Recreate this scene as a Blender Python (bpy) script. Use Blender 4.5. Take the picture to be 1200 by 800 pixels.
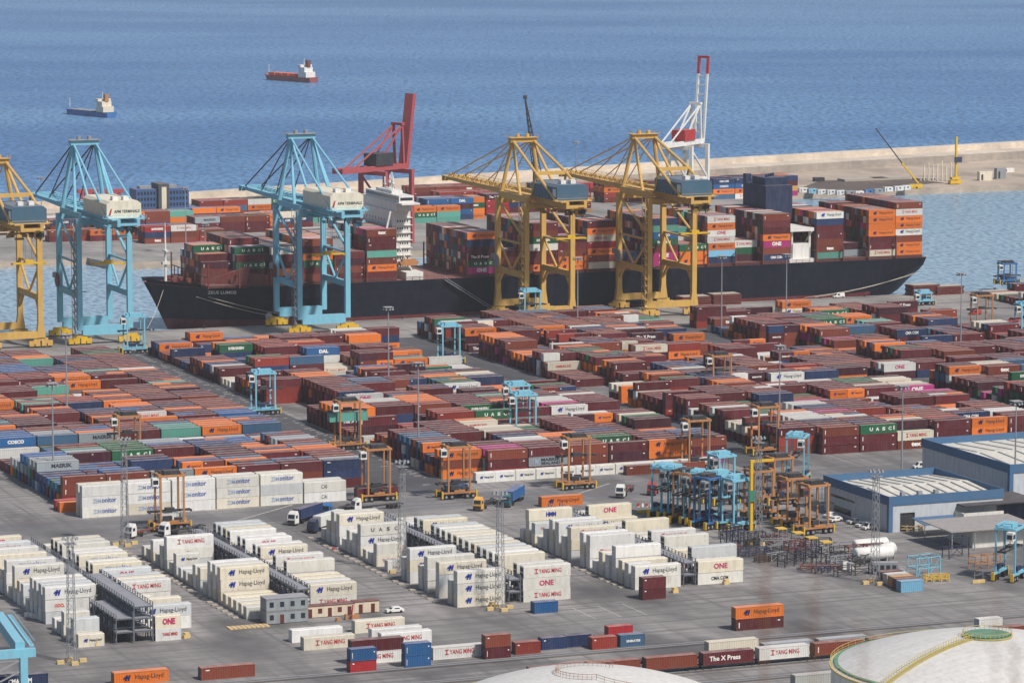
import bpy, math, random
import numpy as np
from mathutils import Vector, Matrix

for o in list(bpy.data.objects): bpy.data.objects.remove(o)
SC = bpy.context.scene
COL = SC.collection
R = math.radians
rnd = random.Random(7)

# ------------------------------------------------------------------ camera, sky, sun, exposure
HOR = -165.0                      # height of the true horizon above the 800 px tall photograph's top edge
FPX = 4400.0                      # focal length in photograph pixels
CAMH = 176.0                      # the hill top the photograph was taken from
QA = R(22.0)                      # bearing of the quay against the picture plane
PITCH = math.atan((400 - HOR) / FPX)
cam = bpy.data.cameras.new('camera'); cam.sensor_width = 36; cam.lens = FPX / 1200 * 36
cam.clip_start = .5; cam.dof.use_dof = True; cam.dof.focus_distance = 1050; cam.dof.aperture_fstop = 9; cam.clip_end = 60000
camo = bpy.data.objects.new('camera', cam); COL.objects.link(camo)
camo.location = (0, 0, CAMH); camo.rotation_euler = (R(90) - PITCH, 0, 0)
SC.camera = camo

def W(u, v, z=0.0):               # terminal grid (along the quay, out to sea) -> world
    return Vector((u * math.cos(QA) - v * math.sin(QA), u * math.sin(QA) + v * math.cos(QA), z))

SUNV = Vector(W(0.30, -0.62, 0.0)).normalized() * math.cos(R(50)); SUNV.z = math.sin(R(50))
sun = bpy.data.lights.new('sun', 'SUN'); sun.energy = 4.2; sun.angle = R(4); sun.color = (1, .94, .88)
suno = bpy.data.objects.new('sun', sun); COL.objects.link(suno)
suno.rotation_euler = SUNV.to_track_quat('Z', 'Y').to_euler(); suno.location = (0, 0, 900)
world = bpy.data.worlds.new('World'); SC.world = world; world.use_nodes = True
wn = world.node_tree.nodes; wl = world.node_tree.links
sky = wn.new('ShaderNodeTexSky'); sky.sky_type = 'NISHITA'; sky.sun_disc = False
sky.sun_elevation = R(50); sky.sun_rotation = math.atan2(SUNV.x, SUNV.y)
sky.air_density = 1.0; sky.dust_density = 1.6; sky.ozone_density = 1.0
wl.new(sky.outputs[0], wn['Background'].inputs[0]); wn['Background'].inputs[1].default_value = 0.09
SC.view_settings.view_transform = 'Standard'; SC.view_settings.look = 'None'
SC.view_settings.exposure = 0.06; SC.view_settings.gamma = 1.0
SC.render.engine = 'CYCLES'
try: SC.cycles.volume_bounces = 0; SC.cycles.max_bounces = 6
except Exception: pass

# ------------------------------------------------------------------ small helpers
def lin(h):
    if isinstance(h, str):
        h = h.lstrip('#'); c = [int(h[i:i + 2], 16) / 255 for i in (0, 2, 4)]
    else: c = list(h)
    return tuple((x / 12.92 if x <= .04045 else ((x + .055) / 1.055) ** 2.4) for x in c)

def pixel(u, v, z):
    p = W(u, v, z); dz = p.z - CAMH
    f = p.y * math.cos(PITCH) - dz * math.sin(PITCH); up = p.y * math.sin(PITCH) + dz * math.cos(PITCH)
    return 600 + FPX * p.x / f, 400 - FPX * up / f

def at(px, py, z=0.0):            # survey: where a sight line meets level z, in terminal grid metres
    x = (px - 600) / FPX; y = -(py - 400) / FPX
    d = (x, math.cos(PITCH) + y * math.sin(PITCH), -math.sin(PITCH) + y * math.cos(PITCH))
    t = (z - CAMH) / d[2]; X, Y = d[0] * t, d[1] * t
    return X * math.cos(QA) + Y * math.sin(QA), -X * math.sin(QA) + Y * math.cos(QA)

LAB = {}
def tag(o, label=None, cat=None, group=None, kind=None):
    if label: o['label'] = label; LAB.setdefault(label, []).append(o.name)
    if cat: o['category'] = cat
    if group: o['group'] = group
    if kind: o['kind'] = kind
    return o

def empty(name, u, v, z=0.0, yaw=0.0):
    o = bpy.data.objects.new(name, None); COL.objects.link(o)
    o.location = W(u, v, z); o.rotation_euler = (0, 0, QA + yaw); o.empty_display_size = 1
    return o
def thing(name, label, cat, u, v, z=0.0, yaw=0.0, group=None):
    return tag(empty(name, u, v, z, yaw), label, cat, group)
def kids(o): return [c for c in o.children]
def copy_tree(o, parent=None):
    c = o.copy(); COL.objects.link(c); c.parent = parent
    for ch in kids(o): copy_tree(ch, c)
    return c

class MB:
    def __init__(s): s.v = []; s.f = []; s.m = []; s.mi = 0
    def quad(s, *p):
        n = len(s.v); s.v += [tuple(q) for q in p]; s.f.append(tuple(range(n, n + len(p)))); s.m.append(s.mi); return s
    def hexa(s, b, t):
        n = len(s.v); k = len(b); s.v += [tuple(q) for q in b] + [tuple(q) for q in t]
        s.f.append(tuple(n + i for i in reversed(range(k)))); s.f.append(tuple(n + k + i for i in range(k)))
        for i in range(k):
            j = (i + 1) % k; s.f.append((n + i, n + j, n + k + j, n + k + i))
        s.m += [s.mi] * (k + 2); return s
    def box(s, x0, x1, y0, y1, z0, z1):
        return s.hexa([(x0, y0, z0), (x1, y0, z0), (x1, y1, z0), (x0, y1, z0)], [(x0, y0, z1), (x1, y0, z1), (x1, y1, z1), (x0, y1, z1)])
    def bar(s, p, q, w, h=None):
        p = Vector(p); q = Vector(q); h = h or w; d = (q - p)
        if d.length < 1e-6: return s
        d.normalize(); a = d.cross(Vector((0, 0, 1)))
        if a.length < 1e-3: a = Vector((1, 0, 0))
        a.normalize(); b = a.cross(d)
        c = [(-w / 2, -h / 2), (w / 2, -h / 2), (w / 2, h / 2), (-w / 2, h / 2)]
        return s.hexa([p + a * i + b * j for i, j in c], [q + a * i + b * j for i, j in c])
    def tube(s, p, q, r, n=8, r2=None):
        p = Vector(p); q = Vector(q); r2 = r if r2 is None else r2; d = (q - p).normalized(); a = d.cross(Vector((0, 0, 1)))
        if a.length < 1e-3: a = Vector((1, 0, 0))
        a.normalize(); b = a.cross(d); an = [2 * math.pi * (i + .5) / n for i in range(n)]
        return s.hexa([p + (a * math.cos(t) + b * math.sin(t)) * r for t in an], [q + (a * math.cos(t) + b * math.sin(t)) * r2 for t in an])
    def lathe(s, prof, n=24, c=(0, 0)):
        base = len(s.v)
        for r, z in prof:
            for i in range(n):
                t = 2 * math.pi * i / n; s.v.append((c[0] + r * math.cos(t), c[1] + r * math.sin(t), z))
        for k in range(len(prof) - 1):
            for i in range(n):
                j = (i + 1) % n
                s.f.append((base + k * n + i, base + k * n + j, base + (k + 1) * n + j, base + (k + 1) * n + i)); s.m.append(s.mi)
        return s
    def build(s, name, mats, parent=None, smooth=False):
        me = bpy.data.meshes.new(name); me.from_pydata(s.v, [], s.f)
        if not isinstance(mats, (list, tuple)): mats = [mats]
        for m in mats: me.materials.append(m)
        if len(mats) > 1: me.polygons.foreach_set('material_index', s.m)
        if smooth: me.polygons.foreach_set('use_smooth', [True] * len(me.polygons))
        me.update()
        o = bpy.data.objects.new(name, me); COL.objects.link(o)
        if parent is not None: o.parent = parent
        return o
def put(o, u=0, v=0, z=0.0, yaw=0.0):
    o.location = W(u, v, z); o.rotation_euler = (0, 0, QA + yaw); return o

# ------------------------------------------------------------------ materials
def new_mat(name):
    m = bpy.data.materials.new(name); m.use_nodes = True
    return m, m.node_tree.nodes, m.node_tree.links, m.node_tree.nodes['Principled BSDF']
def mixc(n, l, fac, a, b, mode='MIX'):
    x = n.new('ShaderNodeMix'); x.data_type = 'RGBA'; x.blend_type = mode
    for s, val in ((x.inputs[0], fac), (x.inputs[6], a), (x.inputs[7], b)):
        if hasattr(val, 'links'): l.new(val, s)
        elif isinstance(val, (int, float)): s.default_value = val
        else: s.default_value = (*val[:3], 1)
    return x.outputs[2]
def ramp(n, l, src, a, b):
    r = n.new('ShaderNodeMapRange'); l.new(src, r.inputs[0]); r.inputs[1].default_value = a; r.inputs[2].default_value = b
    return r.outputs[0]
def noise(n, l, vec, scale, detail=3, sc=None):
    t = n.new('ShaderNodeTexNoise'); t.inputs['Scale'].default_value = scale; t.inputs['Detail'].default_value = detail
    if sc:
        mp = n.new('ShaderNodeMapping'); mp.inputs['Scale'].default_value = sc; l.new(vec, mp.inputs[0]); vec = mp.outputs[0]
    l.new(vec, t.inputs['Vector']); return t.outputs[0]
def weather(n, l, bs, col, dust=.42, grime=.24, rust=.0, rough=.55, seed=True, streak=(.9, .9, .22)):
    tc = n.new('ShaderNodeTexCoord'); vec = tc.outputs['Object']
    if seed:
        oi = n.new('ShaderNodeObjectInfo'); mp = n.new('ShaderNodeVectorMath'); mp.operation = 'MULTIPLY_ADD'
        l.new(oi.outputs['Random'], mp.inputs[0]); mp.inputs[1].default_value = (91, 53, 17); l.new(vec, mp.inputs[2]); vec = mp.outputs[0]
    fd = noise(n, l, vec, .22, 3); fm = n.new('ShaderNodeMath'); fm.operation = 'MULTIPLY'; l.new(ramp(n, l, fd, .45, .75), fm.inputs[0]); fm.inputs[1].default_value = grime * .3
    col = mixc(n, l, fm.outputs[0], col, mixc(n, l, .5, col, (.45, .42, .40)))
    g = noise(n, l, vec, 1.0, 6, streak); gr = ramp(n, l, g, .42, .72)
    gm = n.new('ShaderNodeMath'); gm.operation = 'MULTIPLY'; l.new(gr, gm.inputs[0]); gm.inputs[1].default_value = grime
    c = mixc(n, l, gm.outputs[0], col, mixc(n, l, .65, col, (.14, .11, .09)))
    if rust:
        r = noise(n, l, vec, 2.3, 6, (1, 1, .35)); rr = ramp(n, l, r, .62, .70)
        rm = n.new('ShaderNodeMath'); rm.operation = 'MULTIPLY'; l.new(rr, rm.inputs[0]); rm.inputs[1].default_value = rust
        c = mixc(n, l, rm.outputs[0], c, (.22, .10, .04))
    ge = n.new('ShaderNodeNewGeometry'); sx = n.new('ShaderNodeSeparateXYZ'); l.new(ge.outputs['Normal'], sx.inputs[0])
    up = ramp(n, l, sx.outputs[2], .6, .9)
    dn = noise(n, l, vec, .5, 4); dm = n.new('ShaderNodeMath'); dm.operation = 'MULTIPLY'; l.new(up, dm.inputs[0]); l.new(ramp(n, l, dn, .1, .75), dm.inputs[1])
    d2 = n.new('ShaderNodeMath'); d2.operation = 'MULTIPLY'; l.new(dm.outputs[0], d2.inputs[0]); d2.inputs[1].default_value = dust
    c = mixc(n, l, d2.outputs[0], c, (.62, .50, .45))
    l.new(c, bs.inputs['Base Color']); bs.inputs['Roughness'].default_value = rough
    bs.inputs['Specular IOR Level'].default_value = .15
    return c
def paint(name, h, dust=.25, grime=.35, rust=.1, rough=.55):
    m, n, l, b = new_mat(name); rgb = n.new('ShaderNodeRGB'); rgb.outputs[0].default_value = (*lin(h), 1)
    weather(n, l, b, rgb.outputs[0], dust, grime, rust, rough); return m
def obj_paint(name, **k):         # takes each object's own colour
    m, n, l, b = new_mat(name); oi = n.new('ShaderNodeObjectInfo'); weather(n, l, b, oi.outputs['Color'], **k); return m
def att_paint(name, **k):         # takes the colour stored on each face
    m, n, l, b = new_mat(name); a = n.new('ShaderNodeAttribute'); a.attribute_name = 'tint'; weather(n, l, b, a.outputs['Color'], **k); return m

M_BOX = obj_paint('container_paint', dust=.42, grime=.24, rust=.25)
M_REEF = obj_paint('refrigerated_container_paint', dust=.12, grime=.3, rust=.3, rough=.45)
M_ATT = att_paint('stacked_container_paint', dust=.42, grime=.22, rust=.0, seed=False)
M_LET = att_paint('lettering_paint', dust=0, grime=.25, seed=False)
M_STEEL = paint('galvanised_steel', '#8b8f93', rust=.2)
M_DARK = paint('dark_machinery', '#33363a', rust=.15, dust=.15)
M_BLACK = paint('black_rubber', '#1c1c1e', rust=0, dust=.1)
M_WHITE = paint('white_paint', '#d9d8d2', rust=.08, dust=.05)
M_CREAM = paint('cream_paint', '#d6cdb8', rust=.1, dust=.1)
M_CBLUE = paint('crane_light_blue', '#78b6ca', grime=.25, dust=.12, rust=.12)
M_CYEL = paint('crane_ochre_yellow', '#c9a256', grime=.35, dust=.12, rust=.2)
M_YEL = paint('safety_yellow', '#d5ac28', grime=.35, rust=.2)
M_CYEL2 = paint('crane_grimy_ochre', '#9c7a3c', grime=.6, rust=.4)
M_ORG = paint('carrier_orange', '#b07a4a', grime=.55, dust=.1, rust=.25)
M_RED = paint('red_paint', '#a8282a', rust=.1)
M_CRED = paint('crane_faded_red', '#a24a4e', grime=.3, rust=.1)
M_MACH = paint('machinery_house_slate_blue', '#3d6076', dust=.3, rust=.05)
M_CONC = paint('concrete', '#a49c90', dust=.3, rust=.0)
M_BLUE = paint('blue_paint', '#2f6a9f', rust=.05, dust=.15)
M_NAVY = paint('navy_paint', '#23324e', rust=.05)
M_GREEN = paint('green_paint', '#2f7f60', rust=.05)
M_WOOD = paint('pale_timber', '#cdb27a', rust=0)
M_STALK = paint('dry_stalk_fibre', '#6e4a30', rust=0)
M_MARO = paint('maroon_deck_paint', '#6b332f', grime=.5, rust=.3)
m, n, l, b = new_mat('dark_glass'); b.inputs['Base Color'].default_value = (.02, .03, .04, 1); b.inputs['Roughness'].default_value = .08; M_GLASS = m

def ground_mat(name, a, bcol, dark, s1=.02, s2=.25, rough=.85, streakdir=None, joints=0):
    m, n, l, bs = new_mat(name); tc = n.new('ShaderNodeTexCoord'); v = tc.outputs['Object']
    c = mixc(n, l, ramp(n, l, noise(n, l, v, s1, 6), .35, .65), a, bcol)
    c = mixc(n, l, ramp(n, l, noise(n, l, v, .045, 8, (1, .45, 1)), .46, .66), c, dark)
    f = noise(n, l, v, s2, 8); c = mixc(n, l, .45, c, mixc(n, l, ramp(n, l, f, .3, .7), (.5, .5, .5), (1, 1, 1)), 'MULTIPLY')
    # tyre streaks along the lanes
    st = noise(n, l, v, 1.0, 4, (.012, .55, 1)); c = mixc(n, l, ramp(n, l, st, .48, .66), c, mixc(n, l, .75, c, dark))
    st = noise(n, l, v, 1.0, 4, (.5, .014, 1)); c = mixc(n, l, ramp(n, l, st, .52, .70), c, mixc(n, l, .65, c, dark))
    if joints:
        br = n.new('ShaderNodeTexBrick'); br.offset = 0; br.inputs['Scale'].default_value = 1; br.inputs['Brick Width'].default_value = joints; br.inputs['Row Height'].default_value = joints * .8
        br.inputs['Mortar Size'].default_value = .10; br.inputs['Mortar Smooth'].default_value = .5
        br.inputs['Color1'].default_value = (1, 1, 1, 1); br.inputs['Color2'].default_value = (.88, .88, .9, 1); br.inputs['Mortar'].default_value = (.72, .72, .74, 1)
        l.new(v, br.inputs['Vector']); c = mixc(n, l, .75, c, br.outputs[0], 'MULTIPLY')
    l.new(c, bs.inputs['Base Color']); bs.inputs['Roughness'].default_value = rough; bs.inputs['Specular IOR Level'].default_value = .25
    return m
M_YARD = ground_mat('yard_asphalt', (.34, .32, .302), (.255, .243, .232), (.115, .11, .108), joints=15)
M_LANE = ground_mat('lane_asphalt', (.125, .125, .13), (.10, .10, .105), (.07, .07, .075))
M_QUAY = ground_mat('quay_concrete', (.38, .36, .33), (.31, .295, .275), (.2, .19, .18), joints=9)
M_FAR = ground_mat('far_yard_fill', (.56, .455, .355), (.46, .38, .30), (.32, .265, .21), s1=.012)
M_BREAK = ground_mat('breakwater_concrete', (.72, .62, .50), (.64, .55, .44), (.5, .43, .35))
M_WALLC = ground_mat('breakwater_wall_concrete', (.46, .40, .33), (.40, .35, .29), (.31, .27, .23), joints=6)
M_LINE = paint('road_marking', '#b9b8b2', grime=.7, rust=0)

def sea_mat(name, deep, bump, rough, patch, streak):
    m, n, l, b = new_mat(name); tc = n.new('ShaderNodeTexCoord'); v = tc.outputs['Object']
    w1 = noise(n, l, v, 1.0, 9, streak[0]); w2 = noise(n, l, v, 1.0, 6, streak[1])
    add = n.new('ShaderNodeMath'); add.operation = 'MULTIPLY_ADD'; l.new(w1, add.inputs[0]); add.inputs[1].default_value = .6; l.new(w2, add.inputs[2])
    bp = n.new('ShaderNodeBump'); bp.inputs['Strength'].default_value = 1; bp.inputs['Distance'].default_value = bump; l.new(add.outputs[0], bp.inputs['Height'])
    l.new(bp.outputs[0], b.inputs['Normal'])
    c = mixc(n, l, ramp(n, l, noise(n, l, v, .0016, 5, (1, 2.2, 1)), .38, .6), deep, patch)
    c = mixc(n, l, ramp(n, l, w1, .44, .60), c, mixc(n, l, .6, c, (.018, .065, .13)))
    cap = noise(n, l, v, 1.0, 4, streak[2]); c = mixc(n, l, ramp(n, l, cap, .745, .77), c, (.75, .8, .82))
    l.new(c, b.inputs['Base Color']); b.inputs['Roughness'].default_value = rough; b.inputs['IOR'].default_value = 1.33
    b.inputs['Specular IOR Level'].default_value = .5
    return m
M_SEA = sea_mat('open_sea', (.070, .175, .372), 2.2, .4, (.125, .26, .46), ((.25, .10, 1), (.045, .016, 1), (.16, .09, 1)))
M_BASIN = sea_mat('harbour_water', (.26, .38, .47), .25, .3, (.32, .44, .53), ((.45, .2, 1), (.12, .05, 1), (.001, .001, 1)))

# ------------------------------------------------------------------ setting: sea, basin, yards, breakwater
SEA = -3.0
def struct(o): o['kind'] = 'structure'; return o
def sheet(name, pts, z, mat):     # pts in grid metres
    b = MB(); b.quad(*[(p[0], p[1], 0) for p in pts]); o = b.build(name, mat); put(o, 0, 0, z); return struct(o)
def slab(name, pts, z0, z1, mat):
    b = MB(); b.hexa([(p[0], p[1], z0) for p in pts], [(p[0], p[1], z1) for p in pts]); return struct(put(b.build(name, mat)))
s = MB(); s.quad((-9000, -200, 0), (9000, -200, 0), (9000, 12000, 0), (-9000, 12000, 0)); s = s.build('sea', M_SEA); s.location = (0, 0, SEA - .03); struct(s)
sheet('harbour_water', [(-300, 1340), (3000, 1340), (3000, 1830), (860, 1795), (-300, 1600)], SEA, M_BASIN)
slab('ground', [(-900, 150), (2600, 150), (2600, 1350), (-900, 1350)], -9, 0, M_YARD)
slab('quay_apron', [(-900, 1296), (2600, 1296), (2600, 1351.4), (-900, 1351.4)], -8.5, .004, M_QUAY)
slab('far_quay', [(-300, 1612), (448, 1612), (452, 1586), (846, 1586), (866, 1785), (2600, 1815), (2600, 2270), (1113, 1946), (883, 1894), (450, 1771), (200, 1701), (-300, 1613)], -9, 0, M_FAR)
for nm, u in (('yard_road', 356.5), ('yard_road', 467.5), ('yard_road', 579.5)):
    sheet(nm, [(u, 975), (u + 21.5, 975), (u + 21.5, 1296), (u, 1296)], .008, M_LANE)
sheet('cross_road', [(100, 944), (900, 944), (900, 966), (100, 966)], .012, ground_mat('worn_cross_road', (.235, .228, .226), (.185, .181, .182), (.12, .118, .12)))
sheet('reefer_yard_road', [(100, 772), (900, 772), (900, 800), (100, 800)], .008, ground_mat('worn_reefer_road', (.30, .284, .27), (.235, .224, .214), (.12, .116, .114)))
# slot markings at the block edges and arrows in the roads
mk = MB()
mr = random.Random(5)
for u in (372.8, 484.6, 369.6):
    for k in range(0, 80):
        v = 984 + k * 3.9
        w_ = mr.uniform(.7, 2.4)
        if v < 1290 and mr.random() < (.8 if u > 370 else .3): mk.quad((u + 3 - w_, v, 0), (u + 3, v, 0), (u + 3, v + .7, 0), (u + 3 - w_, v + .7, 0))
for k in range(14):
    v = 946 + k * 1.5
    for u0 in (395, 436, 300): mk.quad((u0 + k * 1.8, v, 0), (u0 + 1 + k * 1.8, v, 0), (u0 + 2.4 + k * 1.8, v + 1.1, 0), (u0 + 1.4 + k * 1.8, v + 1.1, 0))
for u0 in (343, 349.5, 356): mk.quad((u0 - 2, 806, 0), (u0 - 1.8, 806, 0), (u0 - 1.8, 792, 0), (u0 - 2, 792, 0))
put(struct(mk.build('slot_markings', M_LINE)), 0, 0, .02)
pad = MB()
for u in (262.6, 312.8, 361.2):
    for k in range(24): pad.box(u, u + 1.4, 824 + k * 4, 825.4 + k * 4, 0, .25)
put(struct(pad.build('kerb_blocks', M_CONC)))
# railway in the foreground
rl = MB()
for v in (718.5, 720.0, 731.3, 732.8, 741.3, 742.8, 757, 758.5): rl.box(-100, 1100, v - .08, v + .08, .16, .32)
put(struct(rl.build('railway_rails', M_STEEL)))
sl = MB()
for v in (719.2, 732, 742, 757.7):
    sl.box(-100, 1100, v - 1.6, v + 1.6, .02, .15)
put(struct(sl.build('railway_ballast', ground_mat('ballast', (.16, .14, .12), (.12, .11, .10), (.09, .08, .08), s2=2))))
cr = MB()
for v in (1317.8, 1347.8): cr.box(-300, 1500, v - .2, v + .2, .01, .07)
put(struct(cr.build('quay_crane_rails', M_DARK)))
sheet('far_apron', [(-280, 1613), (447, 1613), (453, 1587), (844, 1587), (855, 1700), (862, 1840), (450, 1735), (-280, 1620)], .02, M_QUAY)
# breakwater behind the far quay
bw = MB()
BWL = [(-300, 1560), (200, 1700), (450, 1770), (883, 1893), (1113, 1945), (2400, 2230)]
def bwv(u):
    for (a, va), (b_, vb) in zip(BWL, BWL[1:]):
        if u <= b_: return va + (vb - va) * (u - a) / (b_ - a)
    return BWL[-1][1]
def bwseg(d0, d1, z0, z1):
    for (a, va), (b_, vb) in zip(BWL, BWL[1:]): bw.hexa([(a, va + d0, z0), (b_, vb + d0, z0), (b_, vb + d1, z0), (a, va + d1, z0)], [(a, va + d0, z1), (b_, vb + d0, z1), (b_, vb + d1, z1), (a, va + d1, z1)])
bw.mi = 1; bwseg(0, 2.5, -1, 4.3); bw.mi = 0; bwseg(2.51, 24, -6, 4.6); bwseg(24.01, 30, -6, 7.8)
tag(put(bw.build('breakwater', [M_BREAK, M_WALLC])), 'long pale concrete breakwater wall between the far yard and open sea', 'breakwater', kind='structure')
rk = MB(); rr = random.Random(3)
for k in range(500):
    u = rr.uniform(300, 1400); q = (u, bwv(u) + 32 + rr.uniform(0, 8), -3 + rr.uniform(0, 4)); z = rr.uniform(1, 2.5)
    rk.box(q[0] - z, q[0] + z, q[1] - z, q[1] + z, -4, q[2] + z)
tag(put(rk.build('armour_blocks', M_CONC)), 'rough concrete armour blocks heaped along the breakwater foot', 'armour blocks', kind='stuff')
# quay edge furniture
for k in range(24):
    u = 300 + k * 20; b = MB(); b.tube((0, 0, 0), (0, 0, .7), .35, 8, .25); b.tube((0, 0, .7), (0, 0, .9), .5, 8)
    o = put(b.build('bollard', M_DARK), u, 1350.2, .01)
    tag(o, 'dark mooring bollard on the quay edge beside the ship', 'bollard', 'bollards along the quay edge')
# ------------------------------------------------------------------ lettering templates
FONT = {}
def text_mesh(s, width, height, bold=.0):
    k = (s, bold)
    if k not in FONT:
        c = bpy.data.curves.new('lettering', 'FONT'); c.body = s; c.resolution_u = 2; c.offset = bold
        o = bpy.data.objects.new('lettering_source', c); COL.objects.link(o)
        me = bpy.data.meshes.new_from_object(o); v = [tuple(x.co) for x in me.vertices]; f = [tuple(p.vertices) for p in me.polygons]
        bpy.data.objects.remove(o); bpy.data.meshes.remove(me); bpy.data.curves.remove(c)
        FONT[k] = (v, f)
    v, f = FONT[k]; xs = [p[0] for p in v]; ys = [p[1] for p in v]
    x0, x1, y0, y1 = min(xs), max(xs), min(ys), max(ys)
    return [((p[0] - x0) / (x1 - x0) * width, 0, (p[1] - y0) / (y1 - y0) * height) for p in v], f
CW = {'white': '#e4e2da', 'dark': '#2b2f3a', 'blue': '#1d2f8c', 'red': '#b32433', 'mag': '#b8265e', 'pale': '#93a2b8', 'slate': '#41579a', 'navy': '#1c2450', 'or': '#d4532b', 'yel': '#e0b42a'}
def txt(s, x, z, w, h, c, bold=.02): return ('t', s, x, z, w, h, c, bold)
def quadl(pts, c): return ('q', pts, c)
def emblem(x, z, s, c):
    o = []
    for dx in (0, .48 * s):
        o.append(quadl([(x + dx, z), (x + dx + .34 * s, z), (x + dx + .62 * s, z + s), (x + dx + .28 * s, z + s)], c))
        o.append(quadl([(x + dx + .12 * s, z + .42 * s), (x + dx - .18 * s, z + .20 * s), (x + dx - .18 * s, z + .55 * s), (x + dx + .2 * s, z + .85 * s)], c))
    return o
BR = {
 'slant_orange': emblem(2.3, .8, 1.3, 'navy') + [txt('Hapag-Lloyd', 4.7, .75, 6.3, 1.35, 'dark', .0)],
 'slant_white': emblem(2.3, .85, 1.35, 'blue') + [txt('Hapag-Lloyd', 4.7, .8, 6.3, 1.4, 'dark', .0)],
 'slant_short': emblem(1.4, 1.1, .8, 'blue') + [txt('Hapag-Lloyd', 2.6, 1.1, 2.8, .75, 'dark')],
 'ym': [quadl([(2.8, 1.95), (3.7, 1.95), (3.7, 2.15), (2.8, 2.15)], 'red'), quadl([(3.15, 1.05), (3.35, 1.05), (3.35, 1.95), (3.15, 1.95)], 'red'), quadl([(2.8, .95), (3.7, .95), (3.7, 1.15), (2.8, 1.15)], 'red'), txt('YANG MING', 3.95, 1.0, 5.8, 1.05, 'red', .01)],
 'ym_short': [txt('YANG MING', 1.6, 1.1, 3.6, .8, 'red', .03)],
 'one_red': [txt('ONE', 4.2, .85, 3.7, 1.35, 'mag', .03)],
 'one_white': [txt('ONE', 4.0, .7, 4.2, 1.6, 'white', .05)],
 'one_short': [txt('ONE', 1.7, .8, 3.0, 1.5, 'mag', .05)],
 'uasc_w': [txt(ch, 3.0 + i * 2.1, .85, 1.1, 1.05, 'white', .04) for i, ch in enumerate('UASC')] + [quadl([(11, .9), (11.35, .9), (11.35, 2.1), (11, 2.1)], 'white')],
 'uasc_d': [txt(ch, 2.8 + i * 2.1, .95, .9, .95, 'dark', .02) for i, ch in enumerate('UASC')],
 'zim': [txt('ZIM', 3.0, 1.0, 2.3, 1.1, 'pale', .02), txt('onitor', 5.5, 1.0, 4.1, 1.3, 'slate', .02)],
 'hmm': [txt('HMM', 4.8, .9, 2.8, 1.2, 'blue', .05)],
 'cma_d': [txt('CMA CGM', 3.6, .95, 4.6, .9, 'dark', .03)],
 'cma_w': [txt('CMA CGM', 3.4, .9, 5.2, 1.1, 'white', .04)],
 'maersk': [txt('MAERSK', 4.2, .9, 6.0, 1.15, 'dark', .03)],
 'sealand': [txt('MAERSK', 3.9, 1.35, 6.0, .9, 'dark', .03), txt('SEALAND', 3.9, .35, 6.0, .8, 'dark', .03), quadl([(1.8, .8), (3.0, .8), (3.0, 1.9), (1.8, 1.9)], 'pale')],
 'oocl': [txt('OOCL', 2.2, .95, 2.4, .85, 'or', .05)],
 'cai': [txt('CAI', 5, .9, 1.6, 1.1, 'dark', .0)],
 'sud': [txt('HAMBURG SUD', 3.0, .9, 5.6, .9, 'red', .02)],
 'xpress': [txt('The X Press', 1.5, .8, 7.5, 1.1, 'white', .03)],
 'tex': [txt('tex', 4.6, .8, 3.4, 1.3, 'white', .06)],
 'dal': [txt('DAL', 4.6, .8, 3.4, 1.3, 'white', .06)],
 'ocs': [txt('OCS', 7, .6, 4.2, 1.6, 'yel', .05)],
 'stripe': [quadl([(.75, .6), (.95, .6), (1.0, 1.9), (.75, 1.9)], 'white'), quadl([(10.7, 1.7), (11.3, 1.7), (11.3, 1.95), (10.7, 1.95)], 'white')],
 'plate': [quadl([(1.0, 2.0), (1.9, 2.0), (1.9, 2.25), (1.0, 2.25)], 'white')],
 'flow': [txt('SAFMARINE', 3.2, .9, 5.6, 1.1, 'white', .05)],
 'cosco': [txt('COSCO', 3.6, .9, 5.0, 1.1, 'white', .05)],
 'dao': [txt('EMIRATES', 1.5, 1.0, 3.4, .55, 'white', .05)],
 'evg': [txt('EVERGREEN', 3.2, .9, 5.6, 1.0, 'white', .05)],
}
DESC = {'slant_orange': 'dark emblem', 'slant_white': 'blue emblem', 'slant_short': 'blue emblem', 'ym': 'red lettering', 'ym_short': 'red lettering', 'one_red': 'crimson lettering', 'one_white': 'white lettering', 'one_short': 'crimson lettering', 'zim': 'pale blue lettering', 'hmm': 'navy lettering', 'oocl': 'orange lettering', 'uasc_w': 'spaced white letters', 'uasc_d': 'spaced dark letters'}
BRT = {}
def brand_arrays(b):
    if b in BRT: return BRT[b]
    V, F, C = [], [], []
    for it in BR[b]:
        if it[0] == 'q':
            n = len(V); V += [(p[0], 0, p[1]) for p in it[1]]; F.append(tuple(range(n, n + len(it[1])))); C.append(lin(CW[it[2]]))
        else:
            _, s_, x, z, w, h, c, bold = it; v, f = text_mesh(s_, w, h, bold); n = len(V)
            V += [(p[0] + x, 0, p[2] + z) for p in v]; F += [tuple(i + n for i in q) for q in f]; C += [lin(CW[c])] * len(f)
    BRT[b] = (V, F, C); return BRT[b]
def tint_mesh(name, V, F, C, mats, midx=None):
    me = bpy.data.meshes.new(name); me.from_pydata(V, [], F)
    at_ = me.color_attributes.new('tint', 'FLOAT_COLOR', 'CORNER')
    cnt = np.array([len(f) for f in F]); col = np.ones((len(F), 4), np.float32); col[:, :3] = np.array(C, np.float32)
    at_.data.foreach_set('color', np.repeat(col, cnt, axis=0).ravel())
    for m_ in mats: me.materials.append(m_)
    if midx is not None: me.polygons.foreach_set('material_index', midx)
    me.update(); return me
BRM = {}
def brand_mesh(b):
    if b not in BRM:
        V, F, C = brand_arrays(b); BRM[b] = tint_mesh('lettering', V, F, C, [M_LET])
    return BRM[b]

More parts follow.
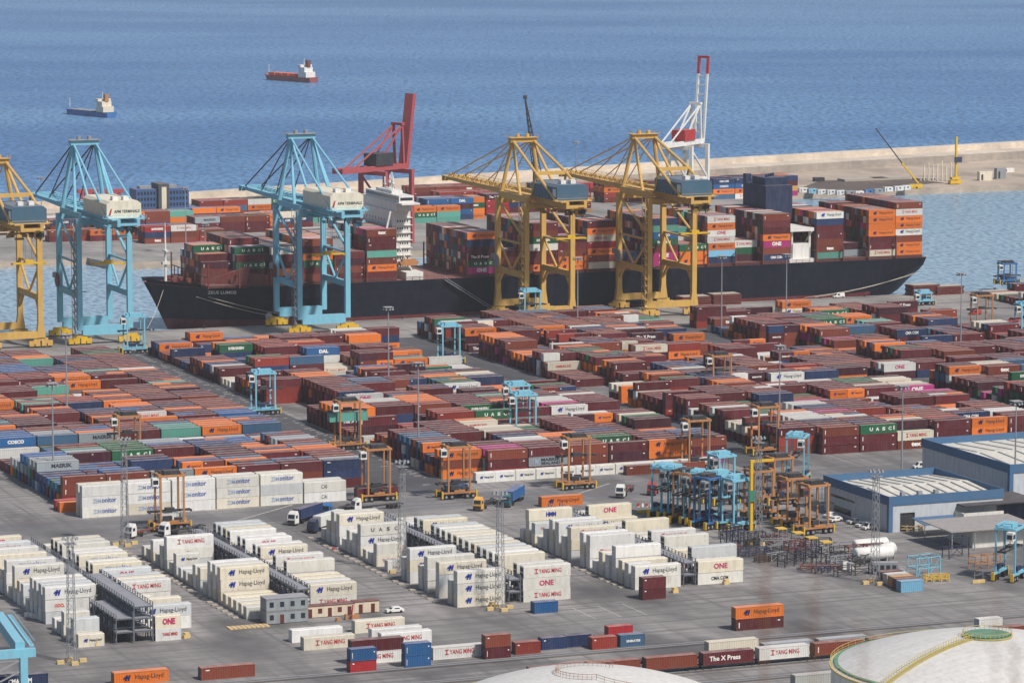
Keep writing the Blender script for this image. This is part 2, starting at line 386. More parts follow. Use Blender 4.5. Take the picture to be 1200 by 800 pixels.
# ------------------------------------------------------------------ container meshes (origin: lower near left corner, x along, y away, z up)
CWID = 2.44
def dry_body(L, H):
    b = MB(); p = .14; w = CWID
    b.box(0, p, 0, p, 0, H); b.box(L - p, L, 0, p, 0, H); b.box(0, p, w - p, w, 0, H); b.box(L - p, L, w - p, w, 0, H)
    b.box(p, L - p, 0, .1, 0, .16); b.box(p, L - p, 0, .08, H - .12, H); b.box(p, L - p, w - .1, w, 0, .16); b.box(p, L - p, w - .08, w, H - .12, H)
    x = p; k = 0; n = int((L - 2 * p) / .14); dx = (L - 2 * p) / n
    for i in range(n):                                   # corrugated side
        ph = i % 4; y0 = (.03, .03, .075, .075)[ph]; y1 = (.03, .075, .075, .03)[ph]
        b.quad((x, y0, .16), (x + dx, y1, .16), (x + dx, y1, H - .12), (x, y0, H - .12)); x += dx
    b.quad((L - p, w - .05, .16), (p, w - .05, .16), (p, w - .05, H - .12), (L - p, w - .05, H - .12))
    b.quad((L - .04, p, 0), (L - .04, w - p, 0), (L - .04, w - p, H), (L - .04, p, H))
    b.quad((.1, .08, H - .02), (L - .02, .08, H - .02), (L - .02, w - .08, H - .02), (.1, w - .08, H - .02))
    b.quad((p, .1, .05), (p, w - .1, .05), (L - p, w - .1, .05), (L - p, .1, .05))
    return b
def door_leaf(H):
    b = MB(); w = CWID; b.box(.05, .1, .15, w / 2 - .01, .12, H - .1); b.box(.05, .1, w / 2 + .01, w - .15, .12, H - .1)
    b.mi = 1
    for y in (.45, .95, 1.5, 2.0): b.box(.0, .045, y - .03, y + .03, .15, H - .15)
    return b
def reef_body(L, H):
    b = MB(); w = CWID; p = .12
    b.hexa([(.02, .03, 0), (L, .03, 0), (L, w - .03, 0), (.02, w - .03, 0)], [(.02, .03, H - .12), (L, .03, H - .12), (L, w - .03, H - .12), (.02, w - .03, H - .12)])
    b.hexa([(.02, .03, H - .12), (L, .03, H - .12), (L, w - .03, H - .12), (.02, w - .03, H - .12)], [(.1, .13, H), (L - .08, .13, H), (L - .08, w - .13, H), (.1, w - .13, H)])
    n = int(L / 1.2)
    for i in range(1, n): x = L * i / n; b.box(x - .02, x + .02, .012, .03, .2, H - .16)
    for x0 in (0, L - p): b.box(x0, x0 + p, 0, p, 0, H - .05); b.box(x0, x0 + p, w - p, w, 0, H - .05)
    b.box(p, L - p, .0, .06, 0, .18)
    return b
def cooling_unit(H):
    b = MB(); w = CWID; b.box(-.02, .02, .14, w - .14, 1.2, H - .15); b.mi = 1
    b.box(-.06, .02, .3, w - .3, .18, 1.15); b.box(-.05, -.02, .35, 1.15, 1.5, H - .4); b.box(-.05, -.02, 1.3, 2.1, 1.5, H - .4); return b
CM = {}
HD, HR = 2.68, 2.88
def cmesh(kind, L):
    k = (kind, round(L))
    if k not in CM:
        if kind == 'dry': b = dry_body(L, HD); mats = [M_BOX]
        elif kind == 'reef': b = reef_body(L, HR); mats = [M_REEF]
        elif kind == 'door': b = door_leaf(HD); mats = [M_BOX, M_STEEL]
        elif kind == 'rdoor': b = door_leaf(HR); mats = [M_REEF, M_STEEL]
        elif kind == 'unit': b = cooling_unit(HR); mats = [M_REEF, M_DARK]
        o = b.build(kind, mats); CM[k] = o.data; bpy.data.objects.remove(o)
    return CM[k]
PAL = {'maroon': '#5d242a', 'brown': '#773b2c', 'rust-red': '#8a352c', 'orange': '#d9742c', 'navy': '#26385c', 'blue': '#275a8c', 'steel-blue': '#3d5f7c', 'green': '#1f5c3e', 'teal': '#5b9c8d', 'pale grey': '#98a2a6', 'cream': '#cfc8b4', 'white': '#d2d2cc', 'magenta': '#b03478', 'red': '#a02c30', 'tan': '#b98b52', 'plum': '#46202c', 'light blue': '#79b3d0'}
RW = {'white': '#dcdbd6', 'cream': '#d6cfbd', 'off-white': '#d6d4ca', 'grey-white': '#c6cac9', 'warm cream': '#d8d0ba'}
ORDN = 'zeroth first second third fourth fifth sixth seventh eighth ninth tenth eleventh twelfth thirteenth fourteenth fifteenth sixteenth seventeenth eighteenth nineteenth'.split()
def ordn(i):
    if i < 20: return ORDN[i]
    t = {2: 'twent', 3: 'thirt', 4: 'fort', 5: 'fift', 6: 'sixt', 7: 'sevent', 8: 'eight', 9: 'ninet'}[i // 10]
    return t + 'ieth' if i % 10 == 0 else t + 'y-' + ORDN[i % 10]
TIER = ['bottom', 'second', 'third', 'fourth', 'fifth', 'sixth', 'seventh', 'eighth', 'ninth']
BOXES = []
def box(u, v, z, L, col, brand=None, kind='dry', where='', tier=0, end='door', force=False, yaw=0, ntier=9, group=''):
    jit = rnd.uniform(.72, 1.12) if kind != 'reef' else rnd.uniform(.84, 1.04); base = (RW if kind == 'reef' else PAL)[col]
    c = tuple(min(1, x * jit) for x in lin(base))
    BOXES.append(dict(u=u + rnd.uniform(-.08, .08), v=v + rnd.uniform(-.06, .06), z=z, L=L, col=col, c=c, brand=brand, kind=kind, where=where, tier=tier, end=end, force=force, H=HR if kind == 'reef' else HD, group=group))
L40, L20 = 12.19, 6.06
def wchoice(w):
    t = rnd.random() * sum(x for _, x in w)
    for k, x in w:
        t -= x
        if t <= 0: return k
    return w[-1][0]
def brand_for(col, L):
    if L < 10: return rnd.choice([None, 'plate', 'dao']) if col not in ('orange',) else 'slant_short'
    return {'orange': rnd.choice(['slant_orange'] * 5 + [None]), 'green': rnd.choice(['uasc_w', 'uasc_w', 'evg']), 'magenta': 'one_white', 'white': rnd.choice(['ym', 'ym', 'slant_white', 'one_red', None]), 'cream': rnd.choice(['ym', 'sud', None, 'slant_white']),
            'maroon': rnd.choice(['stripe', 'plate', 'stripe', None, None]), 'plum': rnd.choice(['stripe', None, 'xpress', None]), 'brown': rnd.choice(['plate', 'stripe', None, 'tex', None]), 'navy': rnd.choice(['cma_w', None, 'plate', None]), 'blue': rnd.choice(['stripe', 'cosco', None, 'dal']),
            'pale grey': rnd.choice(['maersk', 'maersk', None]), 'red': rnd.choice(['plate', 'flow', None]), 'rust-red': rnd.choice(['plate', None])}.get(col)
P_A = [('maroon', 22), ('brown', 13), ('plum', 8), ('blue', 19), ('navy', 8), ('steel-blue', 8), ('orange', 14), ('pale grey', 6), ('white', 5), ('green', 3), ('teal', 3), ('rust-red', 6), ('magenta', 1)]
P_B = [('maroon', 34), ('plum', 15), ('brown', 13), ('orange', 19), ('navy', 5), ('blue', 3), ('teal', 3), ('green', 3), ('white', 3), ('rust-red', 5)]
P_C = [('maroon', 34), ('plum', 12), ('brown', 14), ('rust-red', 6), ('orange', 11), ('navy', 6), ('green', 4), ('white', 6), ('steel-blue', 3), ('magenta', 3), ('teal', 2), ('cream', 3)]
P_D = [('maroon', 36), ('brown', 16), ('plum', 11), ('rust-red', 7), ('orange', 9), ('navy', 5), ('green', 4), ('white', 6), ('magenta', 3), ('steel-blue', 3), ('cream', 3)]
def yard_block(u0, v0, vend, nsl, prof, pal, name, pitch=3.9, step=12.62, jitter=.1, holes=.0, palfar=None, first=1, lowzones=()):
    r = 0; v = v0; prev = {}; run = {}; run2 = {}
    while v < vend:
        base, hol, pl = prof(v)
        pl = pl or pal
        # neighbours tend to come from the same line: runs of one colour
        for s_ in range(nsl):
            u = u0 + s_ * step; h = base
            if s_ not in run2 or run2[s_][0] <= 0: run2[s_] = [rnd.choice([1, 2, 2, 3, 4, 6]), 1 if rnd.random() < (.2 if v < 1150 else .32) else 0]
            run2[s_][0] -= 1
            if base > 1: h -= run2[s_][1]
            if hol >= .2:                       # loosely stowed: short runs of different heights
                if s_ not in run or run[s_][0] <= 0: run[s_] = [rnd.choice([1, 2, 2, 3, 4]), rnd.choice([0, 1, 1, 2, 2, 3, 3, 3])]
                run[s_][0] -= 1; h = run[s_][1]
            elif rnd.random() < hol: h = rnd.choice([0, 1, 2])
            for (a0, a1, b0, b1, cap) in lowzones:
                if a0 <= u + 6 <= a1 and b0 <= v <= b1: h = min(h, cap)
            twin = rnd.random() < .10
            for t in range(max(0, h)):
                where = (ordn(r + first), ordn(s_ + 1), name)
                if twin:
                    for q in (0, 1):
                        col = wchoice(pl)
                        if col in ('magenta', 'green'): col = 'brown'
                        box(u + q * 6.13, v, t * HD, L20, col, brand_for(col, L20), where=where + (('left half', 'right half')[q],), tier=t)
                else:
                    key = (s_, t); col = prev[key] if key in prev and rnd.random() < .38 else wchoice(pl)
                    prev[key] = col
                    box(u, v, t * HD, L40, col, brand_for(col, L40), where=where, tier=t)
        r += 1; v += pitch
def steps(tab, default=None):
    def f(v):
        for lim, h, hol, pl in tab:
            if v < lim: return h, hol, pl
        return tab[-1][1:]
    return f
G1, G2, G3, G4 = 'leftmost dry block', 'second dry block', 'third dry block', 'rightmost dry block'
# leftmost block: white boxes in front, then the dry rows
for rr_, v in ((0, 968.0), (1, 971.9)):
    for s_, h in enumerate((3, 3, 3, 3, 3, 2)):
        for t in range(h):
            if rr_ == 0: bnd = [None if (s_, t) in ((0, 2), (2, 0)) else 'zim', 'zim'][t > 2]; 
            bnd = None if (s_, t) in ((0, 2), (2, 0), (4, 1)) else ('cai' if s_ == 5 else 'zim')
            box(266.3 + s_ * 12.62, v, t * HR, L40, rnd.choice(['white', 'off-white', 'off-white', 'cream']) if (s_, t) != (4, 1) else 'grey-white', bnd, 'reef', (ordn(rr_ + 1), ordn(s_ + 1), 'white front row'), t, group='white containers fronting the left block')
box(262.9, 978.6, 0, L20, 'orange', None, where=('front', 'first', G1), tier=0); box(262.9, 982.4, 0, L20, 'red', None, where=('front', 'second', G1), tier=0)
FR = [('brown', 'brown', 'red'), ('brown', 'maroon', 'maroon'), ('pale grey', 'maroon', 'brown'), ('orange', 'maroon', 'orange'), ('maroon', 'plum', 'maroon'), ('maroon', 'brown', 'navy'), ('navy', 'navy', 'maroon')]
for s_, cs in enumerate(FR):
    for t in range(3):
        c_ = cs[2 - t]; bb = {'pale grey': 'maersk', 'orange': 'slant_orange'}.get(c_, 'stripe' if s_ < 2 else 'plate')
        box(266.3 + 12.62 * s_, 988.0, t * HD, L40, c_, bb, where=('first', ordn(s_ + 1), G1), tier=t)
yard_block(266.3, 991.9, 1254, 7, steps([(1046, 3, 0, None), (1062, 2, .12, None), (1078, 3, .0, None), (1084, 2, .1, None), (1118, 3, .0, P_B), (1124, 2, .1, P_B), (1160, 3, .02, P_B), (1172, 2, .25, P_B), (1184, 3, .02, P_B), (1300, 3, .0, P_B)]), P_A, G1, first=2,
           lowzones=[(296, 312, 1046, 1056, 1)])
# second block
for k in range(12):
    box(385.5 + k * 6.2, 981.6, 0, L20, rnd.choice(['white', 'off-white']), 'slant_short', 'reef', ('short front', ordn(k + 1), G2), 0, group='short white containers fronting the second block')
for k in range(2): box(430.5 + k * 12.6, 977.4, 0, L40, 'brown', 'plate', where=('nearest', ordn(k + 1), G2), tier=0)
FR = [('maroon', 'maroon', 'plum'), ('brown', 'maroon', 'red'), ('maroon', 'pale grey', 'maroon'), ('brown', 'brown', 'maroon'), ('maroon', 'plum', 'maroon'), ('orange', 'orange', 'maroon'), ('brown', 'maroon', 'magenta')]
for s_, cs in enumerate(FR):
    for t in range(3):
        c_ = cs[2 - t]; bb = {'pale grey': 'sealand', 'orange': 'slant_orange', 'magenta': 'one_white'}.get(c_, 'stripe')
        if s_ == 0: continue
        box(379 + 12.62 * s_, 987.5, t * HD, L40, c_, bb, where=('first', ordn(s_ + 1), G2), tier=t)
yard_block(379, 991.4, 1284, 7, steps([(1048, 3, 0, None), (1060, 2, .15, None), (1100, 3, .0, None), (1112, 2, .3, None), (1150, 3, .02, None), (1172, 3, .1, P_B), (1186, 2, .0, P_B), (1200, 1, .1, [('white', 9), ('cream', 2), ('maroon', 1)]), (1222, 2, .4, None), (1250, 2, .35, P_B), (1272, 3, .25, P_B), (1282, 3, .1, P_B), (1400, 2, .1, P_B)]), P_C, G2, first=2,
           lowzones=[(352, 400, 1064, 1080, 1), (352, 392, 1126, 1150, 0), (378, 392, 1112, 1126, 0), (455, 480, 1120, 1190, 1), (440, 480, 1196, 1240, 2), (458, 480, 1205, 1240, 0), (440, 500, 1296, 1340, 0), (420, 447, 1040, 1056, 2), (420, 447, 1064, 1072, 2)])
# third block
FR = [('brown', 'maroon', 'maroon'), ('green', 'maroon', 'maroon'), (None, 'cream', 'brown'), ('maroon', 'maroon', 'maroon'), ('orange', 'orange', 'maroon'), ('maroon', 'maroon', 'maroon'), ('maroon', 'maroon', 'brown')]
for s_, cs in enumerate(FR):
    for t in range(3):
        c_ = cs[2 - t]
        if not c_: continue
        bb = {'green': 'uasc_w', 'orange': 'slant_orange', 'cream': 'ym', 'brown': 'tex' if s_ == 2 else 'stripe'}.get(c_, 'stripe')
        box(500 + 12.62 * s_ - (0 if s_ else 0), 990.5, t * HD, L40, c_, bb, where=('first', ordn(s_ + 1), G3), tier=t)
yard_block(487.5, 994.4, 1302, 7, steps([(1052, 3, 0, None), (1060, 2, .1, None), (1088, 3, .03, None), (1100, 2, .3, None), (1124, 3, .12, None), (1136, 3, .3, P_D), (1140, 1, .3, P_C), (1180, 2, .35, P_C), (1200, 3, .25, P_C), (1216, 2, .3, P_D), (1240, 2, .25, P_D), (1290, 3, .12, P_C), (1400, 3, .1, P_D)]), P_D, G3, first=2,
           lowzones=[(482, 505, 1150, 1172, 1), (482, 500, 1100, 1120, 2), (486, 500, 1120, 1150, 0), (560, 600, 1186, 1260, 0), (556, 600, 1300, 1340, 1)])
# rightmost block
yard_block(600, 1002, 1120, 7, steps([(1060, 3, .0, None), (1075, 2, .2, None), (1105, 3, .08, None), (1120, 2, .3, None)]), P_D, G4)
yard_block(592.5, 1128, 1292, 7, steps([(1140, 2, .55, None), (1160, 3, .3, P_C), (1182, 2, .3, P_C), (1215, 1, .55, P_C), (1232, 2, .35, P_B), (1262, 3, .3, P_D), (1400, 2, .2, P_D)]), P_D, 'far right dry block',
           lowzones=[(585, 605, 1150, 1200, 1), (588, 606, 1200, 1216, 0)])
yard_block(742, 1180, 1330, 3, steps([(1250, 0, 0, None), (1290, 2, .2, P_B), (1400, 3, .2, P_C)]), P_D, 'stack group at right edge')

# near refrigerated blocks: strings give tiers per row from the front, s = short
def reefer_col(u0, v0, spec, name, brands, unit=False, pitch=4.0):
    for r, tok in enumerate(spec.split()):
        if tok == '-': continue
        short = tok.endswith('s'); h = int(tok[0]); bl = brands.get(r)
        for t in range(h):
            br_ = bl[t] if bl and t < len(bl) else (wchoice([('slant_white', 3), ('ym', 2), ('zim', 1), (None, 6), ('one_red', 1), ('uasc_d', .5), ('sud', .5)]) if not short else wchoice([('slant_short', 2), ('ym_short', 1), (None, 6)]))
            if short and br_ and 'short' not in br_: br_ = None
            col = rnd.choice(['white', 'off-white', 'off-white', 'cream', 'grey-white', 'white', 'warm cream'])
            box(u0, v0 + r * pitch, t * HR, L20 if short else L40, col, br_, 'reef', (ordn(r + 1), '', name), t, end='unit' if unit else 'door', group='refrigerated containers in the near racks')
HLs = ['slant_white'] * 3
reefer_col(220.3, 806, '1s 2s 1s 2s 1s 1s - 3 3 3 3 1s 2s 2s 3 1 3 2 3 2 3 1 3 2 3 1 2 1', 'near left stack, first rack', {7: [None, 'oocl', 'slant_white'], 14: HLs, 16: ['zim'] * 3, 0: ['slant_short']})
reefer_col(238.4, 806, '2s - - 2 - 2 2s 3 3 3 2 3 - 3 3 - 3 3 3 2 3 3 3 - 2 1 -', 'right stack, first rack', {0: ['ym_short', 'one_short'], 3: [None, 'slant_white'], 5: [None, None], 7: [None, None, 'ym'], 13: ['zim', 'zim', 'zim'], 16: ['zim'] * 3}, True)
reefer_col(265.3, 822, '1s 1s 1 1 1 3 3 3 1s 2s 2s 1s 1 1s 2s 1s 3 2s 1s 2s 1s 1s', 'left stack, second rack', {2: HLs, 5: HLs, 16: [None, 'cai', 'ym']})
reefer_col(282.5, 828, '2 2 2 2 3 2 3 2 2 3 3 2 3 3 2 3 3 3 3', 'right stack, second rack', {0: ['ym', 'slant_white'], 2: [None, 'uasc_d'], 9: [None, None, 'slant_white']}, True)
reefer_col(315.9, 816.5, '3 2s - 3 - 3 2s - 3 2s - - 1s - 2s 1s 1s 3 2s 2s 1s 3 3 2s 1s', 'left stack, third rack', {0: HLs, 3: [None, None, 'slant_white'], 5: [None] * 3, 8: [None, 'slant_white', 'slant_white'], 17: [None, 'slant_white', 'uasc_d'], 21: [None, None, 'slant_white']})
reefer_col(332.8, 816.5, '3 3 - - 3 3 3 3 3 3 3 3 3 3 3 3 2 3 3 2 2 2 2', 'right stack, third rack', {0: ['ym', 'one_red', 'ym'], 4: [None] * 3, 20: [None, 'one_red']}, True)
reefer_col(363.8, 820.5, '2 2s 2 3 2s 2s 1s 3 3 - 3 2s 3 3 2s 1s 2s 3 1s', 'left stack, fourth rack', {0: [None, 'slant_white'], 2: [None, None], 3: [None] * 3, 7: [None, 'ym', None], 10: [None, 'ym', 'ym'], 17: [None, 'ym', 'hmm'], 21: [None] * 3})
reefer_col(380.6, 820.5, '2 3 - - 2 3 - 3 2 2 2 3 2 2 2 - 2 3 2 2', 'right stack, fourth rack', {0: ['cma_d', 'one_red']}, True)

# loose boxes in the foreground and beside the racks
def loose(px0, py0, L, cols, brands=None, z=0, kind='dry', where='', HH=None):
    u, v = at(px0, py0, z)
    for t, c_ in enumerate(cols):
        box(u, v, z + t * (HR if kind == 'reef' else HD), L, c_, (brands or [None] * 9)[t], kind, (where,), t, force=True, group='')
loose(236, 797, L40, ['brown'], ['plate'], where='alone on the near road, lower left')
loose(134, 803, L40, ['orange'], ['slant_orange'], where='cut by the lower picture edge')
loose(-8, 808, L40, ['navy'], ['cma_w'], where='beside the blue gantry, lower left corner')
loose(411, 789, L20, ['red', 'blue'], ['plate', 'stripe'], where='pair left of the red-lettered white box')
loose(475, 782.5, L20, ['blue', 'blue'], ['stripe', 'stripe'], where='pair right of the long maroon box')
loose(412, 779, L40, ['white', 'maroon'], ['ym', None], where='long stack behind the two short pairs', kind='dry')
loose(508, 773, L40, ['white'], ['ym'], where='right of the blue pair on the near road')
loose(569, 772.5, L20, ['maroon', 'brown'], ['stripe', 'plate'], where='brown pair in the middle foreground')
loose(604, 767, L20, ['rust-red'], ['plate'], where='behind the brown pair')
loose(635, 761.5, L20, ['navy'], ['plate'], where='left half of the navy run'); loose(664, 758.5, L20, ['navy'], [None], where='right half of the navy run')
loose(694, 761, L20, ['rust-red'], ['plate'], where='left of the grey lettered box'); loose(727, 758, L20, ['steel-blue'], ['dao'], where='end of the near road run')
loose(713, 748, L20, ['red'], [None], where='bright red box behind the near road run')
loose(862, 739, L40, ['maroon', 'orange'], ['stripe', 'slant_orange'], where='two-high stack alone on the open right yard')
loose(753, 703, L20, ['maroon', 'maroon'], ['plate', 'plate'], where='pair standing before the fourth rack')
loose(626.5, 719, L20, ['blue'], [None], where='bright box alone before the third rack')
loose(356, 762, L40, ['cream'], ['ym'], kind='reef', where='front left of the site cabins'); loose(342, 753, L40, ['white'], [None], kind='reef', where='behind the front left white box')
loose(416, 742, L40, ['cream'], ['ym'], kind='reef', where='by the site cabins, upper of three'); loose(436, 752, L40, ['white'], [None], kind='reef', where='by the site cabins, middle of three'); loose(447, 757, L40, ['white'], ['ym'], kind='reef', where='by the site cabins, lower of three')
loose(635, 594, L40, ['orange'], ['slant_orange'], z=0, where='on the cross road behind the fourth rack')
loose(0, 643, L20, ['rust-red'], [None], where='at left edge behind the first rack')
loose(1056, 694, L20, ['light blue'], [None], where='front of the row by the workshop')
for k, c_ in enumerate(('brown', 'tan', 'white', 'maroon')):
    loose(1051.5 - k * 6.2, 691.3 - 2.9 * k, L20, [c_], [None], where='%s box back in the workshop row' % ordn(k + 2))

# ------------------------------------------------------------------ container ship cargo
SHV = 1354.5; DECK = 15.6
BAY = [(423.3, 4), (435.6, 6), (448.4, 5), (461.0, 6), (474.0, 4), (487.0, 7), (528.5, 6), (541.5, 3), (554.5, 7), (566.8, 5), (579.3, 7), (592.5, 2), (606.4, 7), (619.2, 3), (631.5, 7), (643.8, 3), (656.0, 7), (680.0, 7), (692.0, 2), (703.6, 7), (716.0, 8)]
FACE = {1: ['navy', 'brown', 'plum', 'navy'], 2: ['orange', 'plum', 'green', 'maroon', 'plum', 'white'], 4: ['brown', 'maroon', 'green', 'orange', 'plum', 'brown'], 6: ['maroon', 'orange', 'brown', 'teal', 'maroon', 'maroon', 'brown'], 7: ['magenta', 'green', 'plum', 'plum', 'navy', 'orange'], 9: ['orange', 'maroon', 'maroon', 'white', 'green', 'brown', 'maroon'], 10: ['orange', 'orange', 'brown', 'maroon', 'plum'],
        11: ['cream', 'brown', 'orange', 'red', 'cream', 'orange', 'maroon'], 13: ['magenta', 'magenta', 'maroon', 'green', 'blue', 'teal', 'navy'], 14: ['orange', 'orange', 'green'], 15: ['navy', 'light blue', 'orange', 'white', 'white', 'orange', 'white'], 17: ['navy', 'brown', 'magenta', 'orange', 'maroon', 'maroon', 'brown'], 18: ['teal', 'brown', 'brown', 'maroon', 'maroon', 'navy', 'white'], 20: ['cream', 'maroon', 'maroon', 'orange', 'orange', 'orange', 'orange'], 21: ['orange', 'orange', 'brown', 'white', 'orange', 'orange', 'white', 'brown', 'navy']}
P_S = [('maroon', 24), ('brown', 16), ('plum', 12), ('orange', 17), ('navy', 7), ('white', 7), ('green', 5), ('teal', 4), ('magenta', 4), ('red', 4), ('pale grey', 3), ('cream', 2), ('blue', 2)]
for bi, (u, h) in enumerate(BAY, 1):
    ncol = 18 if bi > 2 else (11 if bi == 1 else 15); off = (18 - ncol) * 1.25
    for k in range(ncol):
        v = SHV + off + k * 2.52
        hh = h if k == 0 or bi not in (3, 8) else h
        if bi == 1: hh = [3, 4, 4, 4, 5, 5, 5, 5, 5, 4, 4][k]
        if bi == 2: hh = 4 + (k > 0) + (k > 3)
        if bi in (7, 9, 15, 17, 18, 20) and k > 2 and rnd.random() < .12: hh -= 1
        if bi == 10 and k > 3: hh = 6
        if bi in (11, 13) and k == 17: hh -= 1
        if bi in (8, 12, 16, 19) and k < 2: hh = 0
        if bi in (5, 14): hh = h + (2 if k > 5 else 0)
        for t in range(hh):
            if t < hh - 1 and 2 < k and bi not in (14, 8, 12, 16, 19) and rnd.random() < 0: continue
            f_ = FACE.get(bi); col = f_[min(t, len(f_) - 1)] if (k == 0 and f_) else wchoice(P_S)
            box(u, v, DECK + t * 2.7, L40, col, brand_for(col, L40) if (k == 0 or t == hh - 1) else None, where=('ship', bi, k), tier=t)
# far depot across the basin: px of near-left foot, containers along, rows, tier colours (bottom up)
FD = [(58, 284, 3, 3, ['rust-red', 'brown']), (106, 283, 3, 3, ['maroon', 'orange']), (60, 271, 3, 4, ['brown', 'navy']), (112, 270, 3, 4, ['steel-blue', 'maroon', 'brown']), (5, 268, 3, 3, ['white', 'white']), (128, 258, 2, 4, ['rust-red', 'white']), (170, 286, 2, 4, ['brown', 'navy', 'brown']), (204, 284, 2, 4, ['rust-red', 'brown']), (229, 275, 3, 5, ['maroon', 'maroon', 'brown']), (267, 273, 2, 4, ['brown', 'orange', 'orange']), (291, 270, 2, 3, ['white', 'navy', 'cream']), (310, 268, 2, 3, ['orange', 'navy', 'orange']), (170, 262, 2, 4, ['maroon', 'teal']), (197, 258, 3, 6, ['navy', 'blue']), (232, 254, 3, 5, ['brown', 'steel-blue', 'rust-red']),
      (262, 250, 3, 6, ['maroon', 'navy', 'green']), (300, 248, 3, 6, ['maroon', 'brown', 'maroon']), (345, 262, 3, 5, ['teal', 'navy', 'brown']), (352, 247, 4, 6, ['brown', 'orange']), (385, 262, 2, 4, ['maroon', 'cream']), (484, 262, 2, 4, ['teal', 'teal', 'orange']), (500, 259, 2, 6, ['navy', 'blue', 'navy', 'blue']), (541, 257, 1, 5, ['orange', 'green', 'green', 'orange']), (475, 236, 4, 6, ['maroon', 'maroon', 'brown']), (515, 244, 4, 5, ['navy', 'brown', 'rust-red']), (570, 253, 1, 6, ['red', 'red', 'brown', 'rust-red']), (588, 250, 3, 6, ['maroon', 'navy', 'blue']),
      (560, 236, 5, 5, ['brown', 'maroon']), (640, 246, 2, 5, ['maroon', 'orange', 'brown']), (708, 238, 2, 5, ['brown', 'rust-red', 'orange', 'brown']), (740, 236, 2, 4, ['navy', 'orange', 'green']), (700, 226, 5, 4, ['rust-red', 'maroon']), (836, 234, 3, 7, ['steel-blue', 'orange', 'blue', 'navy']), (860, 232, 3, 7, ['blue', 'tan', 'steel-blue', 'navy']), (640, 228, 4, 4, ['maroon', 'red']), (345, 234, 3, 3, ['white', 'blue'])]
for gi, (px, py, nl, nr, cols) in enumerate(FD):
    u0, v0 = at(px, py); v0 = min(v0, bwv(u0) - 8 - nr * 2.9)
    for r in range(nr):
        for s_ in range(nl):
            hh = len(cols) - (1 if rnd.random() < .25 and r else 0)
            for t in range(hh):
                c_ = cols[t] if rnd.random() < .72 else wchoice(P_S)
                box(u0 + s_ * 12.5, v0 + r * 2.9, t * 2.65, L40, c_, brand_for(c_, L40) if r == 0 else None, where=('depot', gi + 1, r, s_), tier=t)

# ------------------------------------------------------------------ which boxes show largest: a small z-buffer over the terminal
def visible_counts(boxes, Wd=1200, Hd=800):
    zb = np.full((Hd, Wd), 1e9, np.float32); ib = np.full((Hd, Wd), -1, np.int32)
    ca, sa, cp, sp = math.cos(QA), math.sin(QA), math.cos(PITCH), math.sin(PITCH)
    def pr(u, v, z):
        X = u * ca - v * sa; Y = u * sa + v * ca; dz = z - CAMH; f = Y * cp - dz * sp; up = Y * sp + dz * cp
        return 600 + FPX * X / f, 400 - FPX * up / f, f
    for i, b in enumerate(boxes):
        u0, u1, v0, v1, z0, z1 = b['u'], b['u'] + b['L'], b['v'], b['v'] + CWID, b['z'], b['z'] + b['H']
        for q in (((u0, v0, z1), (u1, v0, z1), (u1, v1, z1), (u0, v1, z1)), ((u0, v0, z0), (u1, v0, z0), (u1, v0, z1), (u0, v0, z1)), ((u0, v1, z0), (u0, v0, z0), (u0, v0, z1), (u0, v1, z1))):
            P = [pr(*p) for p in q]; xs = [p[0] for p in P]; ys = [p[1] for p in P]
            xa, xb, ya, yb = int(max(0, min(xs))), int(min(Wd - 1, max(xs))) + 1, int(max(0, min(ys))), int(min(Hd - 1, max(ys))) + 1
            if xa >= xb or ya >= yb: continue
            X, Y = np.meshgrid(np.arange(xa, xb) + .5, np.arange(ya, yb) + .5)
            ok = np.ones(X.shape, bool); ok2 = np.ones(X.shape, bool)
            for k in range(4):
                a, c = P[k], P[(k + 1) % 4]; e = (c[0] - a[0]) * (Y - a[1]) - (c[1] - a[1]) * (X - a[0]); ok &= e >= 0; ok2 &= e <= 0
            ok |= ok2
            # inverse depth is linear on a plane
            A = np.array([[P[k][0], P[k][1], 1] for k in (0, 1, 2)]); B = np.array([1 / P[k][2] for k in (0, 1, 2)])
            try: co = np.linalg.solve(A, B)
            except Exception: continue
            D = 1 / (co[0] * X + co[1] * Y + co[2]); zs = zb[ya:yb, xa:xb]; m_ = ok & (D < zs)
            zs[m_] = D[m_]; ib[ya:yb, xa:xb][m_] = i
    c, k = np.unique(ib, return_counts=True); out = np.zeros(len(boxes), int)
    for a, bb in zip(c, k):
        if a >= 0: out[a] = bb
    return out
VIS = visible_counts(BOXES)
order = sorted(range(len(BOXES)), key=lambda i: -VIS[i])
solo = set(); nd = nr_ = 0
for i in range(len(BOXES)):
    if BOXES[i]['force']: solo.add(i); nd += BOXES[i]['kind'] == 'dry'; nr_ += BOXES[i]['kind'] != 'dry'
for i in order:
    if i in solo or VIS[i] < 25: continue
    if BOXES[i]['kind'] == 'dry':
        if nd < 300: solo.add(i); nd += 1
    elif nr_ < 290: solo.add(i); nr_ += 1
print('boxes', len(BOXES), 'solo', len(solo), nd, nr_)
